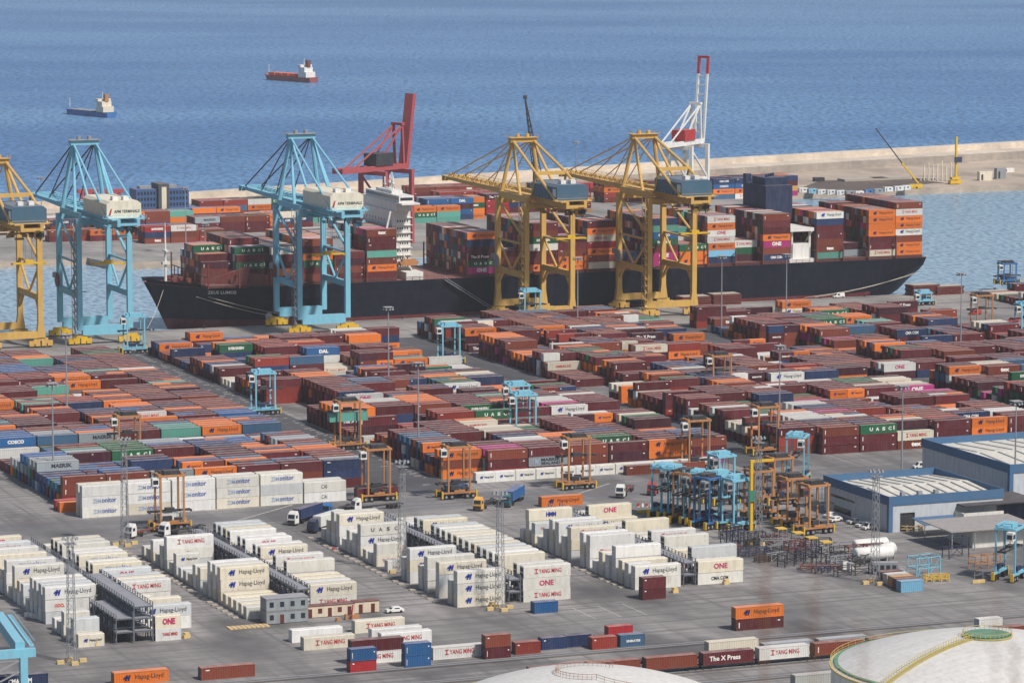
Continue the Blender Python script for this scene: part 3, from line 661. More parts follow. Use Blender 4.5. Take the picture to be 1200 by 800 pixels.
def box_label(b):
    w = b['where']; col = b['col'].replace('-white', ' white') if b['kind'] == 'reef' else b['col']; sz = 'short ' if b['L'] < 10 else ''
    t = TIER[b['tier']]; k = 'container'
    if b['kind'] == 'reef' and w[-1].startswith(('near', 'right', 'left')) and len(w) == 3 and w[1] == '': return '%s %srefrigerated container, %s tier, %s row from front, %s' % (col, sz, t, w[0], w[2])
    if b['force']: return '%s %scontainer, %s, %s' % (col, sz, w[0], {0: 'lower', 1: 'upper'}[b['tier']]) if any(o is not b and o['where'] == w and o['u'] - b['u'] < 1 for o in BOXES if o['force']) else '%s %scontainer %s' % (col, sz, w[0])
    if w[0] == 'ship': return '%s container, %s tier, %s column from quay, %s ship bay from bow' % (col, t, ordn(w[2] + 1), ordn(w[1]))
    if w[0] == 'depot': return '%s container, %s tier, %s row, %s along, %s stack of far depot' % (col, t, ordn(w[2] + 1), ordn(w[3] + 1), ordn(w[1]))
    base = '%s %scontainer, %s tier, %s row back, %s from left%s, %s' % (col, sz, t, w[0], w[1], (' ' + w[3]) if len(w) > 3 else '', w[2])
    return base
def grp(b):
    if b['group']: return b['group']
    w = b['where']
    if b['force']: return None
    if w[0] == 'ship': return 'containers stacked on the ship'
    if w[0] == 'depot': return 'containers in the far depot'
    return 'containers stacked in the ' + w[2]
for i in sorted(solo):
    b = BOXES[i]; reef = b['kind'] == 'reef'
    r_ = thing('refrigerated_container' if reef else 'shipping_container', box_label(b), 'refrigerated container' if reef else 'shipping container', b['u'], b['v'], b['z'], 0, grp(b))
    col4 = (*b['c'], 1)
    bo = bpy.data.objects.new('body', cmesh('reef' if reef else 'dry', b['L'])); bo.parent = r_; bo.color = col4; COL.objects.link(bo)
    if reef and b['end'] == 'unit': e = bpy.data.objects.new('cooling_unit', cmesh('unit', 1))
    else: e = bpy.data.objects.new('door', cmesh('rdoor' if reef else 'door', 1))
    e.parent = r_; e.color = col4; COL.objects.link(e)
    if b['brand']:
        t = bpy.data.objects.new('lettering', brand_mesh(b['brand'])); t.parent = r_; COL.objects.link(t); t.location = (0, -.035 if reef else -.012, 0)
        if b['L'] < 10 and b['brand'] in ('plate', 'stripe'): t.scale = (.5, 1, 1)
# all the other boxes: one object
V, F, C, MI = [], [], [], []
for i, b in enumerate(BOXES):
    if i in solo: continue
    n = len(V); x0, x1, y0, y1, z0, z1 = b['u'], b['u'] + b['L'], b['v'], b['v'] + CWID, b['z'], b['z'] + b['H']
    V += [(x0, y0, z0), (x1, y0, z0), (x1, y1, z0), (x0, y1, z0), (x0, y0, z1), (x1, y0, z1), (x1, y1, z1), (x0, y1, z1)]
    F += [(n, n + 1, n + 5, n + 4), (n + 1, n + 2, n + 6, n + 5), (n + 2, n + 3, n + 7, n + 6), (n + 3, n, n + 4, n + 7), (n + 4, n + 5, n + 6, n + 7), (n + 3, n + 2, n + 1, n)]
    C += [b['c']] * 6; MI += [0] * 6
    if b['brand'] and VIS[i] > 40:
        v_, f_, c_ = brand_arrays(b['brand']); n = len(V); sc = .5 if b['L'] < 10 and b['brand'] in ('plate', 'stripe') else 1
        V += [(p[0] * sc + x0, y0 - .03, p[2] + z0) for p in v_]; F += [tuple(k + n for k in q) for q in f_]; C += c_; MI += [1] * len(f_)
me = tint_mesh('container_stacks', V, F, C, [M_ATT, M_LET], MI)
o = bpy.data.objects.new('container_stacks', me); COL.objects.link(o); put(o)
tag(o, 'mass of smaller looking stacked containers filling the yard blocks, ship deck and far depot', 'container stacks', kind='stuff')

# ------------------------------------------------------------------ the container ship
VN = 1352.6; VF = VN + 48.4; VC = (VN + VF) / 2
ship = thing('container_ship', 'long black container ship loaded with stacked containers moored along the quay', 'container ship', 404, VC, SEA)
# stations along the hull: x, half beam at keel line, waterline, deck; deck height; forward lean of deck edge
def sh(x):                         # x from bow, ship length 337
    L = 334.0; t = x / L
    wl = 24.2 * min(1, (max(0, x - 6) / 62) ** .62) if x < 70 else 24.2
    dk = 24.2 * min(1, ((x + 1) / 46) ** .55)
    return wl, dk
HB = MB(); HB2 = MB()
xs = [0, 2, 5, 9, 14, 20, 28, 38, 50, 64, 80] + [80 + i * 20 for i in range(1, 11)] + [285, 290, 295, 300, 305, 309, 313, 317, 320, 323, 325, 326]
def deckz(x): return 17.6 + (max(0, 1 - x / 34) ** 1.5) * 2.6
rows = []
for x in xs:
    wl, dk = sh(x); zk = deckz(x); r = []
    q = max(0, (x - 282) / 44)
    for k, z in enumerate((0, 2.0, 4.2, 8, 12, zk)):
        f = z / zk
        if q > 0:                       # counter stern rises out of the water
            zc = 6.8 * q ** 2.8; z2 = zc + z * (zk - zc) / zk
            r.append((x, 24.2 * (1 - .75 * q ** 3 * (1 - f) ** 1.6) * (1 - .05 * q ** 6), z2))
        else:
            rake = (1 - x / 40) * 9.5 * (1 - f) if x < 40 else 0
            hb = wl + (dk - wl) * f ** (1.6 if x < 50 else 1)
            r.append((x + max(0, rake) , hb if x > 0 else hb * f ** 2 + .05, z))
    rows.append(r)
def skin(i0, i1, mi, B):
    for a in range(len(rows) - 1):
        for k in range(i0, i1):
            for s_ in (-1, 1):
                p = [(rows[a][k][0], s_ * rows[a][k][1], rows[a][k][2]), (rows[a + 1][k][0], s_ * rows[a + 1][k][1], rows[a + 1][k][2]), (rows[a + 1][k + 1][0], s_ * rows[a + 1][k + 1][1], rows[a + 1][k + 1][2]), (rows[a][k + 1][0], s_ * rows[a][k + 1][1], rows[a][k + 1][2])]
                if s_ > 0: p.reverse()
                B.quad(*p)
NA = xs.index(300)
def skin2(i0, i1, B, a0, a1):
    global rows
    keep = rows; rows = keep[a0:a1]; skin(i0, i1, 0, B); rows = keep
skin2(2, 5, HB, 0, len(rows)); skin2(0, 2, HB2, 0, NA + 1); skin2(0, 2, HB, NA, len(rows))
e = rows[-1]; HB.quad(*[(q[0], -q[1], q[2]) for q in e], *[(q[0], q[1], q[2]) for q in reversed(e)])
M_HULL = paint('black_hull_paint', '#0e1422', grime=.08, dust=.0, rust=.12, rough=.5)
n_, l_ = M_HULL.node_tree.nodes, M_HULL.node_tree.links; bs_ = n_['Principled BSDF']; src = bs_.inputs['Base Color'].links[0].from_socket
br_ = n_.new('ShaderNodeTexBrick'); tc_ = n_.new('ShaderNodeTexCoord'); mp_ = n_.new('ShaderNodeMapping'); mp_.inputs['Rotation'].default_value = (R(90), 0, 0); l_.new(tc_.outputs['Object'], mp_.inputs[0]); l_.new(mp_.outputs[0], br_.inputs['Vector'])
br_.inputs['Scale'].default_value = 1; br_.inputs['Brick Width'].default_value = 12; br_.inputs['Row Height'].default_value = 3.2; br_.inputs['Mortar Size'].default_value = .12
br_.inputs['Color1'].default_value = (1, 1, 1, 1); br_.inputs['Color2'].default_value = (.72, .74, .8, 1); br_.inputs['Mortar'].default_value = (1.25, 1.25, 1.3, 1)
l_.new(mixc(n_, l_, .8, src, br_.outputs[0], 'MULTIPLY'), bs_.inputs['Base Color'])
M_BOOT = paint('red_boot_topping', '#5e2327', grime=.4, dust=0, rust=.1)
HB.build('hull', M_HULL, ship); HB2.build('boot_topping', M_BOOT, ship)
dk_ = MB()
for a in range(len(xs) - 1):
    za = deckz(xs[a]) - (1.4 if xs[a] < 34 else .05); zb_ = deckz(xs[a + 1]) - (1.4 if xs[a + 1] < 34 else .05); ha = sh(xs[a])[1] - .2; hb = sh(xs[a + 1])[1] - .2
    dk_.quad((xs[a], -ha, za), (xs[a + 1], -hb, zb_), (xs[a + 1], hb, zb_), (xs[a], ha, za))
dk_.build('deck', M_MARO, ship)
wb = MB(); zz = deckz(20); wb.hexa([(19, -14, zz - 1.2), (34, -22.5, zz - 1.2), (34, 22.5, zz - 1.2), (19, 14, zz - 1.2)], [(19.6, -14, zz + 1.2), (36, -22, zz + 7), (36, 22, zz + 7), (19.6, 14, zz + 1.2)])
wb.quad((19, -14.1, zz - 1), (46, -24, zz - 1), (46, -24, zz + 3.2), (19, -14.1, zz + 6.5)); wb.build('breakwater_screen', M_MARO, ship)
ms = MB(); ms.tube((9, 0, 17), (9, 0, 38), .55, 8, .3); ms.box(8.4, 9.6, -2.5, 2.5, 30, 30.5); ms.box(7.6, 10.4, -1.2, 1.2, 25, 26); ms.tube((9, 0, 38), (9, 0, 41), .15); ms.build('foremast', M_WHITE, ship)
wd = MB()
for x, y in ((11, -4), (14, 4), (16, -7), (15, 0), (12, 7)): wd.box(x - 1, x + 1, y - .8, y + .8, 18, 20); wd.tube((x, y - 1.4, 19.2), (x, y + 1.4, 19.2), .8)
wd.build('mooring_winches', M_MARO, ship)
# hatch coamings, lashing bridges
lb = MB()
for u, h in BAY:
    x = u - 404 - .9
    for sgn in (-1, 1): lb.box(x, x + .45, sgn * 24 - .3, sgn * 24 + .3, 17.5, 17.6 + (9.5 if h > 3 else 6))
    lb.box(x, x + .4, -23.7, 23.7, 17.5, 18.6); lb.box(x, x + .4, -23.6, 23.6, 22, 22.3)
    for k in range(-8, 9, 2): lb.box(x, x + .3, k * 2.5 - .2, k * 2.5 + .2, 18.6, 22)
lb.build('lashing_bridges', M_MARO, ship)
hc = MB()
for u, h in BAY: hc.box(u - 404 + .1, u - 404 + 12, -22.8, 23, 17.61, 18.5)
hc.build('hatch_covers', paint('hatch_cover_paint', '#4d2a28'), ship)
rl_ = MB()
for k in range(0, 284, 3): rl_.box(38 + k, 38.1 + k, -24.15, -24.05, 17.6, 18.8)
for z in (18.2, 18.8): rl_.box(38, 324, -24.16, -24.06, z, z + .08)
rl_.build('deck_railing', M_MARO, ship)
# wheelhouse tower
tw = empty('superstructure', 0, 0); tw.parent = ship; tw.location = (500.5 - 404, 0, 17.6); tw.rotation_euler = (0, 0, 0)
b = MB(); b.box(0, 7.5, -14, 18, 0, 26); b.box(.6, 7, -17, 20, 26, 29); b.box(.5, 8, -23.5, 23.5, 29.01, 29.6); b.box(1, 7, -19, 19, 29.6, 32.2); b.box(2, 6.5, -8, 10, 32.21, 33.4); [b.box(-.3, 7.8, -14.7, -14.01, 2.8 + k * 2.9, 3.0 + k * 2.9) for k in range(8)]
for k in range(8): b.box(7.51, 8.2, -14.6, 18, 2.8 + k * 2.9, 3.0 + k * 2.9)
b.build('tower_block', M_WHITE, tw)
g = MB(); g.box(.9, .99, -18, 18, 30.4, 31.5); g.box(1.5, 6.6, -19.1, -19.01, 30.4, 31.5)
for k in range(8):
    for j in range(9): g.box(-.06, -.01, -12 + j * 3.3, -11 + j * 3.3, 1.3 + k * 2.9, 2.1 + k * 2.9); g.box(2 + j, 2.5 + j, -14.05, -14.01, 1.3 + k * 2.9, 2.1 + k * 2.9) if j < 5 else None
g.build('window', M_GLASS, tw)
g = MB()
for p in ((5, 0), (6, 5), (4, -4), (5, 8)): g.tube((p[0], p[1], 33), (p[0], p[1], 40 - abs(p[1]) * .3), .3, 6); g.box(p[0] - .6, p[0] + .6, p[1] - 1.5, p[1] + 1.5, 37 - abs(p[1]) * .3, 37.3 - abs(p[1]) * .3)
g.build('radar_mast', M_WHITE, tw)
g = MB(); g.bar((1, -16.4, 14), (7.5, -19, 1), 1.0, .4); g.bar((-1, -15, 26), (-6, -20, 14), .5); g.box(2, 9, -24, -14, 0, 3); g.build('accommodation_ladder', M_WHITE, tw)
lf = MB(); lf.hexa([(0, -1.2, 0), (6.5, -1.2, 0), (6.5, 1.2, 0), (0, 1.2, 0)], [(-.6, -1.3, 1.6), (7.2, -1.3, 1.6), (7.2, 1.3, 1.6), (-.6, 1.3, 1.6)]); lf.box(.5, 6, -1, 1, 1.6, 2.5)
lfo = lf.build('lifeboat', M_ORG, tw); lfo.location = (2, -17.5, 5)
# funnel casing
f = MB(); f.box(667 - 404, 679 - 404, -2, 17, 17.6, 47); f.box(668 - 404, 678.2 - 404, 1, 13, 47, 50); f.box(667.2 - 404, 669.5 - 404, 17.1, 20, 17.6, 50.5)
for k in range(4): f.tube((670 - 404 + k * 2, 4 + k * 2, 50), (670 - 404 + k * 2, 4 + k * 2, 51.2), .5, 8)
f.build('funnel_casing', M_NAVY, ship)
f = MB(); f.box(667.5 - 404, 679 - 404, -23, -2.1, 17.61, 19); f.box(670 - 404, 678 - 404, -21, -10, 19, 25); f.box(668 - 404, 679 - 404, -22, -4, 30, 31.4)
for k in (0, 8): f.tube((670 - 404 + k, -20, 19), (670 - 404 + k, -20, 30), .5, 6)
f.bar((678 - 404, -22, 30), (678 - 404, -15, 24), .5); f.build('engine_deckhouse', M_WHITE, ship)
# name, draught marks, thruster marks
V_, F_ = text_mesh('ZEUS LUMOS', 11, 1.25, .03)
nm = MB()
for q in F_: nm.quad(*[(V_[i][0], 0, V_[i][2]) for i in q])
no = nm.build('ship_name', M_WHITE, ship)
xa, xb = 21.0, 32.0
def side(x, z):
    wl, dk = sh(x); f = z / deckz(x); return wl + (dk - wl) * f ** 1.6
ya, yb = side(xa, 15.3), side(xb, 15.3)
no.location = (xa, -ya - .5, 14.6); no.rotation_euler = (R(-3), 0, math.atan2(-(yb - ya), xb - xa))
tm = MB()
for x in (44, 50.5):
    y = -side(x, 5.6) - .75; pts = [(x + 1.5 * math.cos(t * math.pi / 4), y, 5.6 + 1.5 * math.sin(t * math.pi / 4)) for t in range(8)]
    tm.quad(*pts); tm.box(x - .2, x + .2, y - .1, y - .02, 4.3, 6.9)
tm.build('thruster_marks', M_STEEL, ship)
gw = MB(); gw.bar((0, 0, 0), (-22, 1.5, 14.2), 1.1, .25); gw.bar((0, -.5, 1), (-22, 1, 15.2), .1); gw.bar((0, .5, 1), (-22, 2, 15.2), .1)
tag(put(gw.build('gangway', M_STEEL), 540, 1350.3, .1), 'long sloping steel gangway from the quay up the ship side', 'gangway')
for k, (a, c_) in enumerate((((420, 1360, 11), (462, 1349, .8)), ((424, 1358, 11), (470, 1349.5, .8)), ((410, 1370, 13), (397, 1349, .8)), ((728, 1356, 8), (672, 1349, .8)), ((725, 1355, 8), (677, 1349.5, .8)))):
    b = MB(); p, q = Vector(a), Vector(c_); prev = p
    for i in range(1, 9):
        t = i / 8; w_ = p.lerp(q, t); w_.z -= 1.2 * math.sin(math.pi * t); b.tube(prev, w_, .07, 5); prev = w_
    tag(put(b.build('mooring_rope', M_CREAM)), ['pale mooring rope running from the bow, upper of two', 'pale mooring rope running from the bow, lower of two', 'pale mooring rope dropping ahead of the bow', 'pale mooring rope slanting down from the stern, upper one', 'pale mooring rope slanting down from the stern, lower one'][k], 'mooring rope')

# ------------------------------------------------------------------ ship to shore cranes
def crane(label, u, v, col, machcol, w=19, gauge=27, hg=46, out=59, back=33, apex=72, writing=None, style='blue', parts_only=False):
    t = thing('ship_to_shore_crane', label, 'crane', u, v, 0, 0, 'ship to shore cranes on the near quay')
    x0, x1 = -w / 2, w / 2; yl, yw = -gauge / 2, gauge / 2; lw = 1.9
    for x in (x0, x1):
        for y in (yl, yw):
            b = MB(); ww = lw
            if style == 'yellow':      # flared feet
                b.hexa([(x - ww * .9, y - ww / 2, 3.6), (x + ww * .9, y - ww / 2, 3.6), (x + ww * .9, y + ww / 2, 3.6), (x - ww * .9, y + ww / 2, 3.6)], [(x - ww / 2, y - ww / 2, 9), (x + ww / 2, y - ww / 2, 9), (x + ww / 2, y + ww / 2, 9), (x - ww / 2, y + ww / 2, 9)])
                b.box(x - ww / 2, x + ww / 2, y - ww / 2, y + ww / 2, 9.01, hg)
            else: b.box(x - ww / 2, x + ww / 2, y - ww / 2, y + ww / 2, 5.5, hg)
            lg = b.build('leg', col, t)
            if x == x0 and y == yl:     # stair tower up one leg
                s_ = MB(); z = 4
                while z < hg - 2:
                    s_.box(x - 2.4, x - 1.1, y - 1.6, y + 1.6, z, z + .15); s_.bar((x - 1.7, y - 1.5, z), (x - 1.7, y + 1.5, z + 2.6), .6, .12); s_.box(x - 2.45, x - 2.35, y - 1.6, y + 1.6, z + .9, z + 1.0); z += 2.7
                s_.box(x - 2.4, x - 2.25, y - 1.6, y - 1.45, 3, hg); s_.box(x - 2.4, x - 2.25, y + 1.45, y + 1.6, 3, hg)
                s_.build('stair', M_STEEL if style == 'blue' else col, lg)
    for y in (yl, yw):
        b = MB(); b.box(x0 + lw / 2 + .01, x1 - lw / 2 - .01, y - .9, y + .9, 3.5, 6.0 if style == 'yellow' else 7)
        b.build('sill_beam', col, t)
        b = MB(); b.box(x0 + lw / 2 + .01, x1 - lw / 2 - .01, y - .75, y + .75, hg - 2.2, hg); b.build('portal_beam', col, t)
    for x in (x0, x1):
        b = MB(); b.box(x - .7, x + .7, yl + lw / 2 + .01, yw - lw / 2 - .01, 17, 19.2); b.build('side_beam', col, t)
        b = MB(); zt = hg - 1.5; zm = 32
        b.tube((x, yw - 1, zt), (x, yl + 1, zm), .55); b.tube((x, yw - 1, 30), (x, yl + 1, 30), .45); b.tube((x, yw - 1, 29.5), (x, 0, 19), .45); b.tube((x, yl + 1, 29.5), (x, 0, 19), .45)
        if style == 'yellow': b.bar((x, yw - 1, 13), (x, yw - 5, 17), .9); b.bar((x, yl + 1, 13), (x, yl + 5, 17), .9)
        b.build('diagonal_brace', col, t)
    for x in (x0, x1):                  # travelling gear
        for y in (yl, yw):
            b = MB()
            b.box(x - 2.7, x + 2.7, y - .6, y + .6, 2.5, 3.45); b.box(x - 4.4, x - .3, y - .65, y + .65, 1.41, 2.49); b.box(x + .3, x + 4.4, y - .65, y + .65, 1.41, 2.49)
            for k in (-3.4, -1.2, 1.2, 3.4): b.box(x + k - .9, x + k + .9, y - .75, y + .75, .55, 1.4)
            bg = b.build('bogie', M_YEL if style == 'blue' else col, t)
            b = MB()
            for k in (-3.8, -3, -1.6, -.8, .8, 1.6, 3, 3.8): b.tube((x + k, y - .3, .42), (x + k, y + .3, .42), .4, 10)
            b.build('wheels', M_DARK, bg)
    # twin girders, boom
    b = MB()
    for x in (-3.6, 3.6): b.box(x - .6, x + .6, yl - back, yw + 3, hg + .02, hg + 2.6)
    y = yl - back
    while y < yw + 3: b.box(-3, 3, y, y + .5, hg + .3, hg + 1.2); b.box(-6.4, -4.25, y, y + .2, hg + 2.3, hg + 2.5); y += 5
    b.box(-6.2, -4.3, yl - back, yw + 3, hg + 2.5, hg + 2.62); b.box(4.3, 6.2, yl - back, yw + 3, hg + 2.5, hg + 2.62)
    for x in (-6.2, 6.2): b.box(x - .04, x + .04, yl - back, yw + 3, hg + 3.6, hg + 3.7)
    b.build('girder', col, t)
    b = MB(); ye = yw + out
    for x in (-3.2, 3.2): b.hexa([(x - .5, yw + 3.1, hg + .1), (x + .5, yw + 3.1, hg + .1), (x + .5, ye, hg + 1.2), (x - .5, ye, hg + 1.2)], [(x - .5, yw + 3.1, hg + 2.6), (x + .5, yw + 3.1, hg + 2.6), (x + .5, ye, hg + 2.4), (x - .5, ye, hg + 2.4)])
    y = yw + 5; k = 0
    while y < ye - 4:
        b.box(-2.7, 2.7, y, y + .5, hg + .8, hg + 1.6); b.bar((-2.7, y, hg + 2.3), (2.7, y + 4, hg + 2.3), .3)
        if style == 'yellow':
            b.bar((-4.6, y, hg + 2.6), (-4.6, y, hg + 4.2), .12); b.bar((4.6, y, hg + 2.6), (4.6, y, hg + 4.2), .12); b.bar((-3.2, y, hg + 2.4), (-3.2, y + 2.5, hg + 4.2), .25); b.bar((-3.2, y + 2.5, hg + 4.2), (-3.2, y + 5, hg + 2.4), .25)
        y += 5
    for x in (-4.6, 4.6): b.box(x - .7, x + .7, yw + 3.1, ye, hg + 2.62, hg + 2.72); b.box(x - .05, x + .05, yw + 3.1, ye, hg + 3.7, hg + 3.8)
    b.box(-5.2, 5.2, ye - 1.2, ye, hg + .6, hg + 2.8); b.build('boom', col, t)
    # apex frame
    b = MB(); ya = yw - 2
    for s_ in (-1, 1):
        b.tube((s_ * (x1 - 1.2), yw, hg), (s_ * 4.2, ya, apex), .85, 8, .75); b.tube((s_ * (x1 - 1.2), yl + 8, hg), (s_ * 4.2, ya, apex), .65, 8, .55)
        b.bar((s_ * (x1 - .9), yw, hg + 1.3), (s_ * (x1 - .9), yl, hg + 1.3), 1.3, 2.5) if style == 'yellow' else b.bar((s_ * (x1 - .9), yw, hg + 1.2), (s_ * (x1 - .9), yl, hg + 1.2), .9, 2.0)
    b.box(-5.4, 5.4, ya - 1.6, ya + 1.6, apex - .8, apex + .9)
    b.build('apex_frame', col, t)
    b = MB(); b.box(-5.8, 5.8, ya - 2.4, ya + 2.4, apex + .92, apex + 1.1)
    for x in (-5.8, 5.8):
        for y in (ya - 2.4, ya + 2.4): b.box(x - .06, x + .06, y - .06, y + .06, apex + 1.1, apex + 2.2)
        b.box(x - .05, x + .05, ya - 2.4, ya + 2.4, apex + 2.1, apex + 2.2)
    b.tube((-2, ya, apex + 1.1), (-2, ya, apex + 2.4), .8, 10); b.tube((2, ya, apex + 1.1), (2, ya, apex + 2.4), .8, 10); b.build('apex_platform', M_STEEL if style == 'blue' else col, t)
    b = MB()
    for s_ in (-1, 1):
        for d, r_ in ((out - 3, .28), (out * .6, .24), (out * .3, .2)): b.tube((s_ * 4, ya, apex), (s_ * 3.4, yw + d, hg + 2.6), r_, 6)
    b.build('forestay', col if style == 'yellow' else M_DARK, t)
    b = MB()
    yb = yl - back + 3
    if style == 'yellow':
        ym_ = yl - 2; zm = hg + (apex - hg) * .52
        for s_ in (-1, 1): b.tube((s_ * 4.2, ya, apex), (s_ * 6.2, ym_, zm), .6); b.tube((s_ * 6.2, ym_, zm), (s_ * 6.4, yb, hg + 2), .6); b.tube((s_ * 6.2, ym_, zm), (s_ * 6.4, yl + 2, hg + 2), .5)
        b.box(-6.8, 6.8, ym_ - .7, ym_ + .7, zm - .7, zm + .7)
    else:
        for s_ in (-1, 1): b.tube((s_ * 4.2, ya, apex), (s_ * 6.4, yb, hg + 2), .42); b.tube((s_ * 4.2, ya, apex), (s_ * 4.2, yl, hg + 2), .5)
    b.build('backstay', col, t)
    # machinery house
    mh = empty('machinery_house', 0, 0); mh.parent = t; mh.location = (0, 0, 0); mh.rotation_euler = (0, 0, 0)
    y0, y1 = (yl - back + 4, yl + 2) if style == 'yellow' else (yl - back + 6, yl + 4)
    b = MB(); b.box(-6.4, 6.4, y0, y1, hg + 2.7, hg + 7.6)
    b.hexa([(-6.4, y0, hg + 7.6), (6.4, y0, hg + 7.6), (6.4, y1, hg + 7.6), (-6.4, y1, hg + 7.6)], [(-5.2, y0, hg + 8.6), (5.2, y0, hg + 8.6), (5.2, y1, hg + 8.6), (-5.2, y1, hg + 8.6)])
    b.build('house_wall', machcol, mh)
    b = MB(); b.box(-7.6, 7.6, y0 - 3, y1 + 1, hg + 2.62, hg + 2.69)
    for k in range(8): b.box(-7.6, -7.5, y0 - 3 + k * 3.2, y0 - 2.9 + k * 3.2, hg + 2.7, hg + 3.8); b.box(7.5, 7.6, y0 - 3 + k * 3.2, y0 - 2.9 + k * 3.2, hg + 2.7, hg + 3.8)
    b.box(-7.6, 7.6, y0 - 3.05, y0 - 2.95, hg + 3.7, hg + 3.8); b.build('walkway', col, mh)
    b = MB()
    for k in (0, 1): b.box(-3 + k * 4, -1 + k * 4, y0 + 4, y0 + 7, hg + 8.62, hg + 10)
    b.build('roof_vent', M_WHITE, mh)
    if writing:
        V_, F_ = text_mesh(writing, 12, 1.3, .03); q_ = MB()
        for q in F_: q_.quad(*[(V_[i][0] - 3 * 2, 0, V_[i][2]) for i in q])
        o_ = q_.build('lettering', M_DARK, mh); o_.location = (6.44, (y0 + y1) / 2 , hg + 4.4); o_.rotation_euler = (0, 0, R(90))
        q_ = MB(); V_, F_ = text_mesh(writing, 9.5, 1.1, .03)
        for q in F_: q_.quad(*[(V_[i][0] - 4.7, 0, V_[i][2]) for i in q])
        o_ = q_.build('lettering', M_DARK, mh); o_.location = (1, y0 - .04, hg + 4.4)
        q_ = MB(); q_.hexa([(-5.8, y1 * 0 + y0 - .05, hg + 3.6), (-5.0, y0 - .05, hg + 3.6), (-4.4, y0 - .05, hg + 6), (-4.9, y0 - .05, hg + 6)], [(-5.8, y0 - .01, hg + 3.6), (-5.0, y0 - .01, hg + 3.6), (-4.4, y0 - .01, hg + 6), (-4.9, y0 - .01, hg + 6)]); q_.build('emblem', M_RED, mh)
    else:
        q_ = MB(); q_.box(-6.47, -6.41, y0 + .8, y0 + 4, hg + 4, hg + 7); q_.build('sign_panel', M_WHITE, mh)
    b = MB(); cr_ = random.Random(int(u))
    for k in range(16):
        x = cr_.uniform(-7, 7); y = cr_.uniform(yl - back + 1, yl + 6); z = hg - cr_.uniform(.5, 3.4); w_ = cr_.uniform(.5, 1.6); b.box(x - w_, x + w_, y - .5, y + .7, z - cr_.uniform(.4, 1.2), z)
    for k in range(7): y = yl - back + 2 + k * 5; b.box(-8.2, -6.5, y, y + 3.4, hg + .2, hg + .35); b.box(-8.2, -8.12, y, y + 3.4, hg + 1.2, hg + 1.3); b.box(-8.2, -8.12, y, y + .1, hg + .3, hg + 1.2)
    b.build('service_gear', col if style == 'blue' else M_CYEL2, t)
    b = MB(); b.box(3.6, 4.1, yl - back, yw, hg - 1.1, hg - .7)
    for k in range(14): b.box(3.7, 3.95, yl - back + 1 + k * 1.4, yl - back + 1.5 + k * 1.4, hg - 4 + abs(k % 4 - 2) * .6, hg - 1.11)
    b.build('festoon_cable', M_DARK, t)
    b = MB(); b.box(-9.6, -7.0, yl - .9, yl + .9, 19.4, 19.6); b.box(x1 + 1, x1 + 2.4, yw - 2, yw + 2, 30, 30.2); b.box(x0 - 2.2, x0 - 1, yw - 2, yw + 2, 22, 24); b.build('platform', M_STEEL, t)
    # cab, festoon, spreader, cable reel
    b = MB(); yc = yl - 6 if style == 'blue' else yl - back + 6; b.box(-1.5 + 4, 1.5 + 4, yc - 1.5, yc + 1.5, hg - 3.2, hg - .4); b.box(-3.4, 3.4, yc - 3, yc + 4, hg - .38, hg); cb = b.build('operator_cab', col, t)
    b = MB(); b.box(2.45, 5.55, yc - 1.55, yc - 1.51, hg - 2.6, hg - 1.2); b.build('window', M_GLASS, cb)
    zs = 24 if style == 'yellow' else 30
    sp = empty('spreader', 0, 0); sp.parent = t; sp.location = (0, yc, zs if style == 'blue' else hg - 12); sp.rotation_euler = (0, 0, 0)
    b = MB(); b.box(-6, 6, -1.2, -.9, 0, .5); b.box(-6, 6, .9, 1.2, 0, .5); b.box(-1.5, 1.5, -1.2, 1.2, .51, 1.4); b.box(-6.1, -5.7, -1.2, 1.2, -.3, .5); b.box(5.7, 6.1, -1.2, 1.2, -.3, .5); b.build('spreader_beam', M_YEL, sp)
    b = MB()
    for x in (-1.4, 1.4):
        for y in (-1, 1): b.tube((x, y, 1.4), (x, y, (hg - zs if style == 'blue' else 12) - .5), .05, 4)
    b.build('hoist_ropes', M_DARK, sp)
    b = MB(); b.tube((x0 - 1.2, yw - 2, 21.5), (x0 - 1.8, yw - 2, 21.5), 2.6, 20); b.build('cable_reel', M_MARO if style == 'blue' else M_STEEL, t)
    return t
def crane_at(pxl, pxr, **k): pass
# near-left foot of each crane seen at these sight lines
M_BH = paint('cream_machinery_house', '#d9d2bd', dust=.05, rust=.05)
crane('light blue quay crane left of the ship bow, cream machinery house on top', 372.8, 1334, M_CBLUE, M_BH, writing='APM TERMINALS', style='blue')
crane('light blue quay crane over the forward part of the ship, cream machinery house', 457.4, 1334, M_CBLUE, M_BH, writing='APM TERMINALS', style='blue')
crane('ochre yellow quay crane over the middle of the ship, slate blue house', 548.4, 1334, M_CYEL, M_MACH, style='yellow', out=72, hg=46, w=19, apex=68, back=27, gauge=29)
crane('ochre yellow quay crane nearer the ship funnel, slate blue house', 599.8, 1334, M_CYEL, M_MACH, style='yellow', out=72, hg=46, w=19, apex=68, back=27, gauge=29)
crane('ochre yellow quay crane cut by the left picture edge', 338.8, 1334, M_CYEL, M_MACH, style='yellow', out=72, hg=45, apex=66, w=19, back=27, gauge=29)
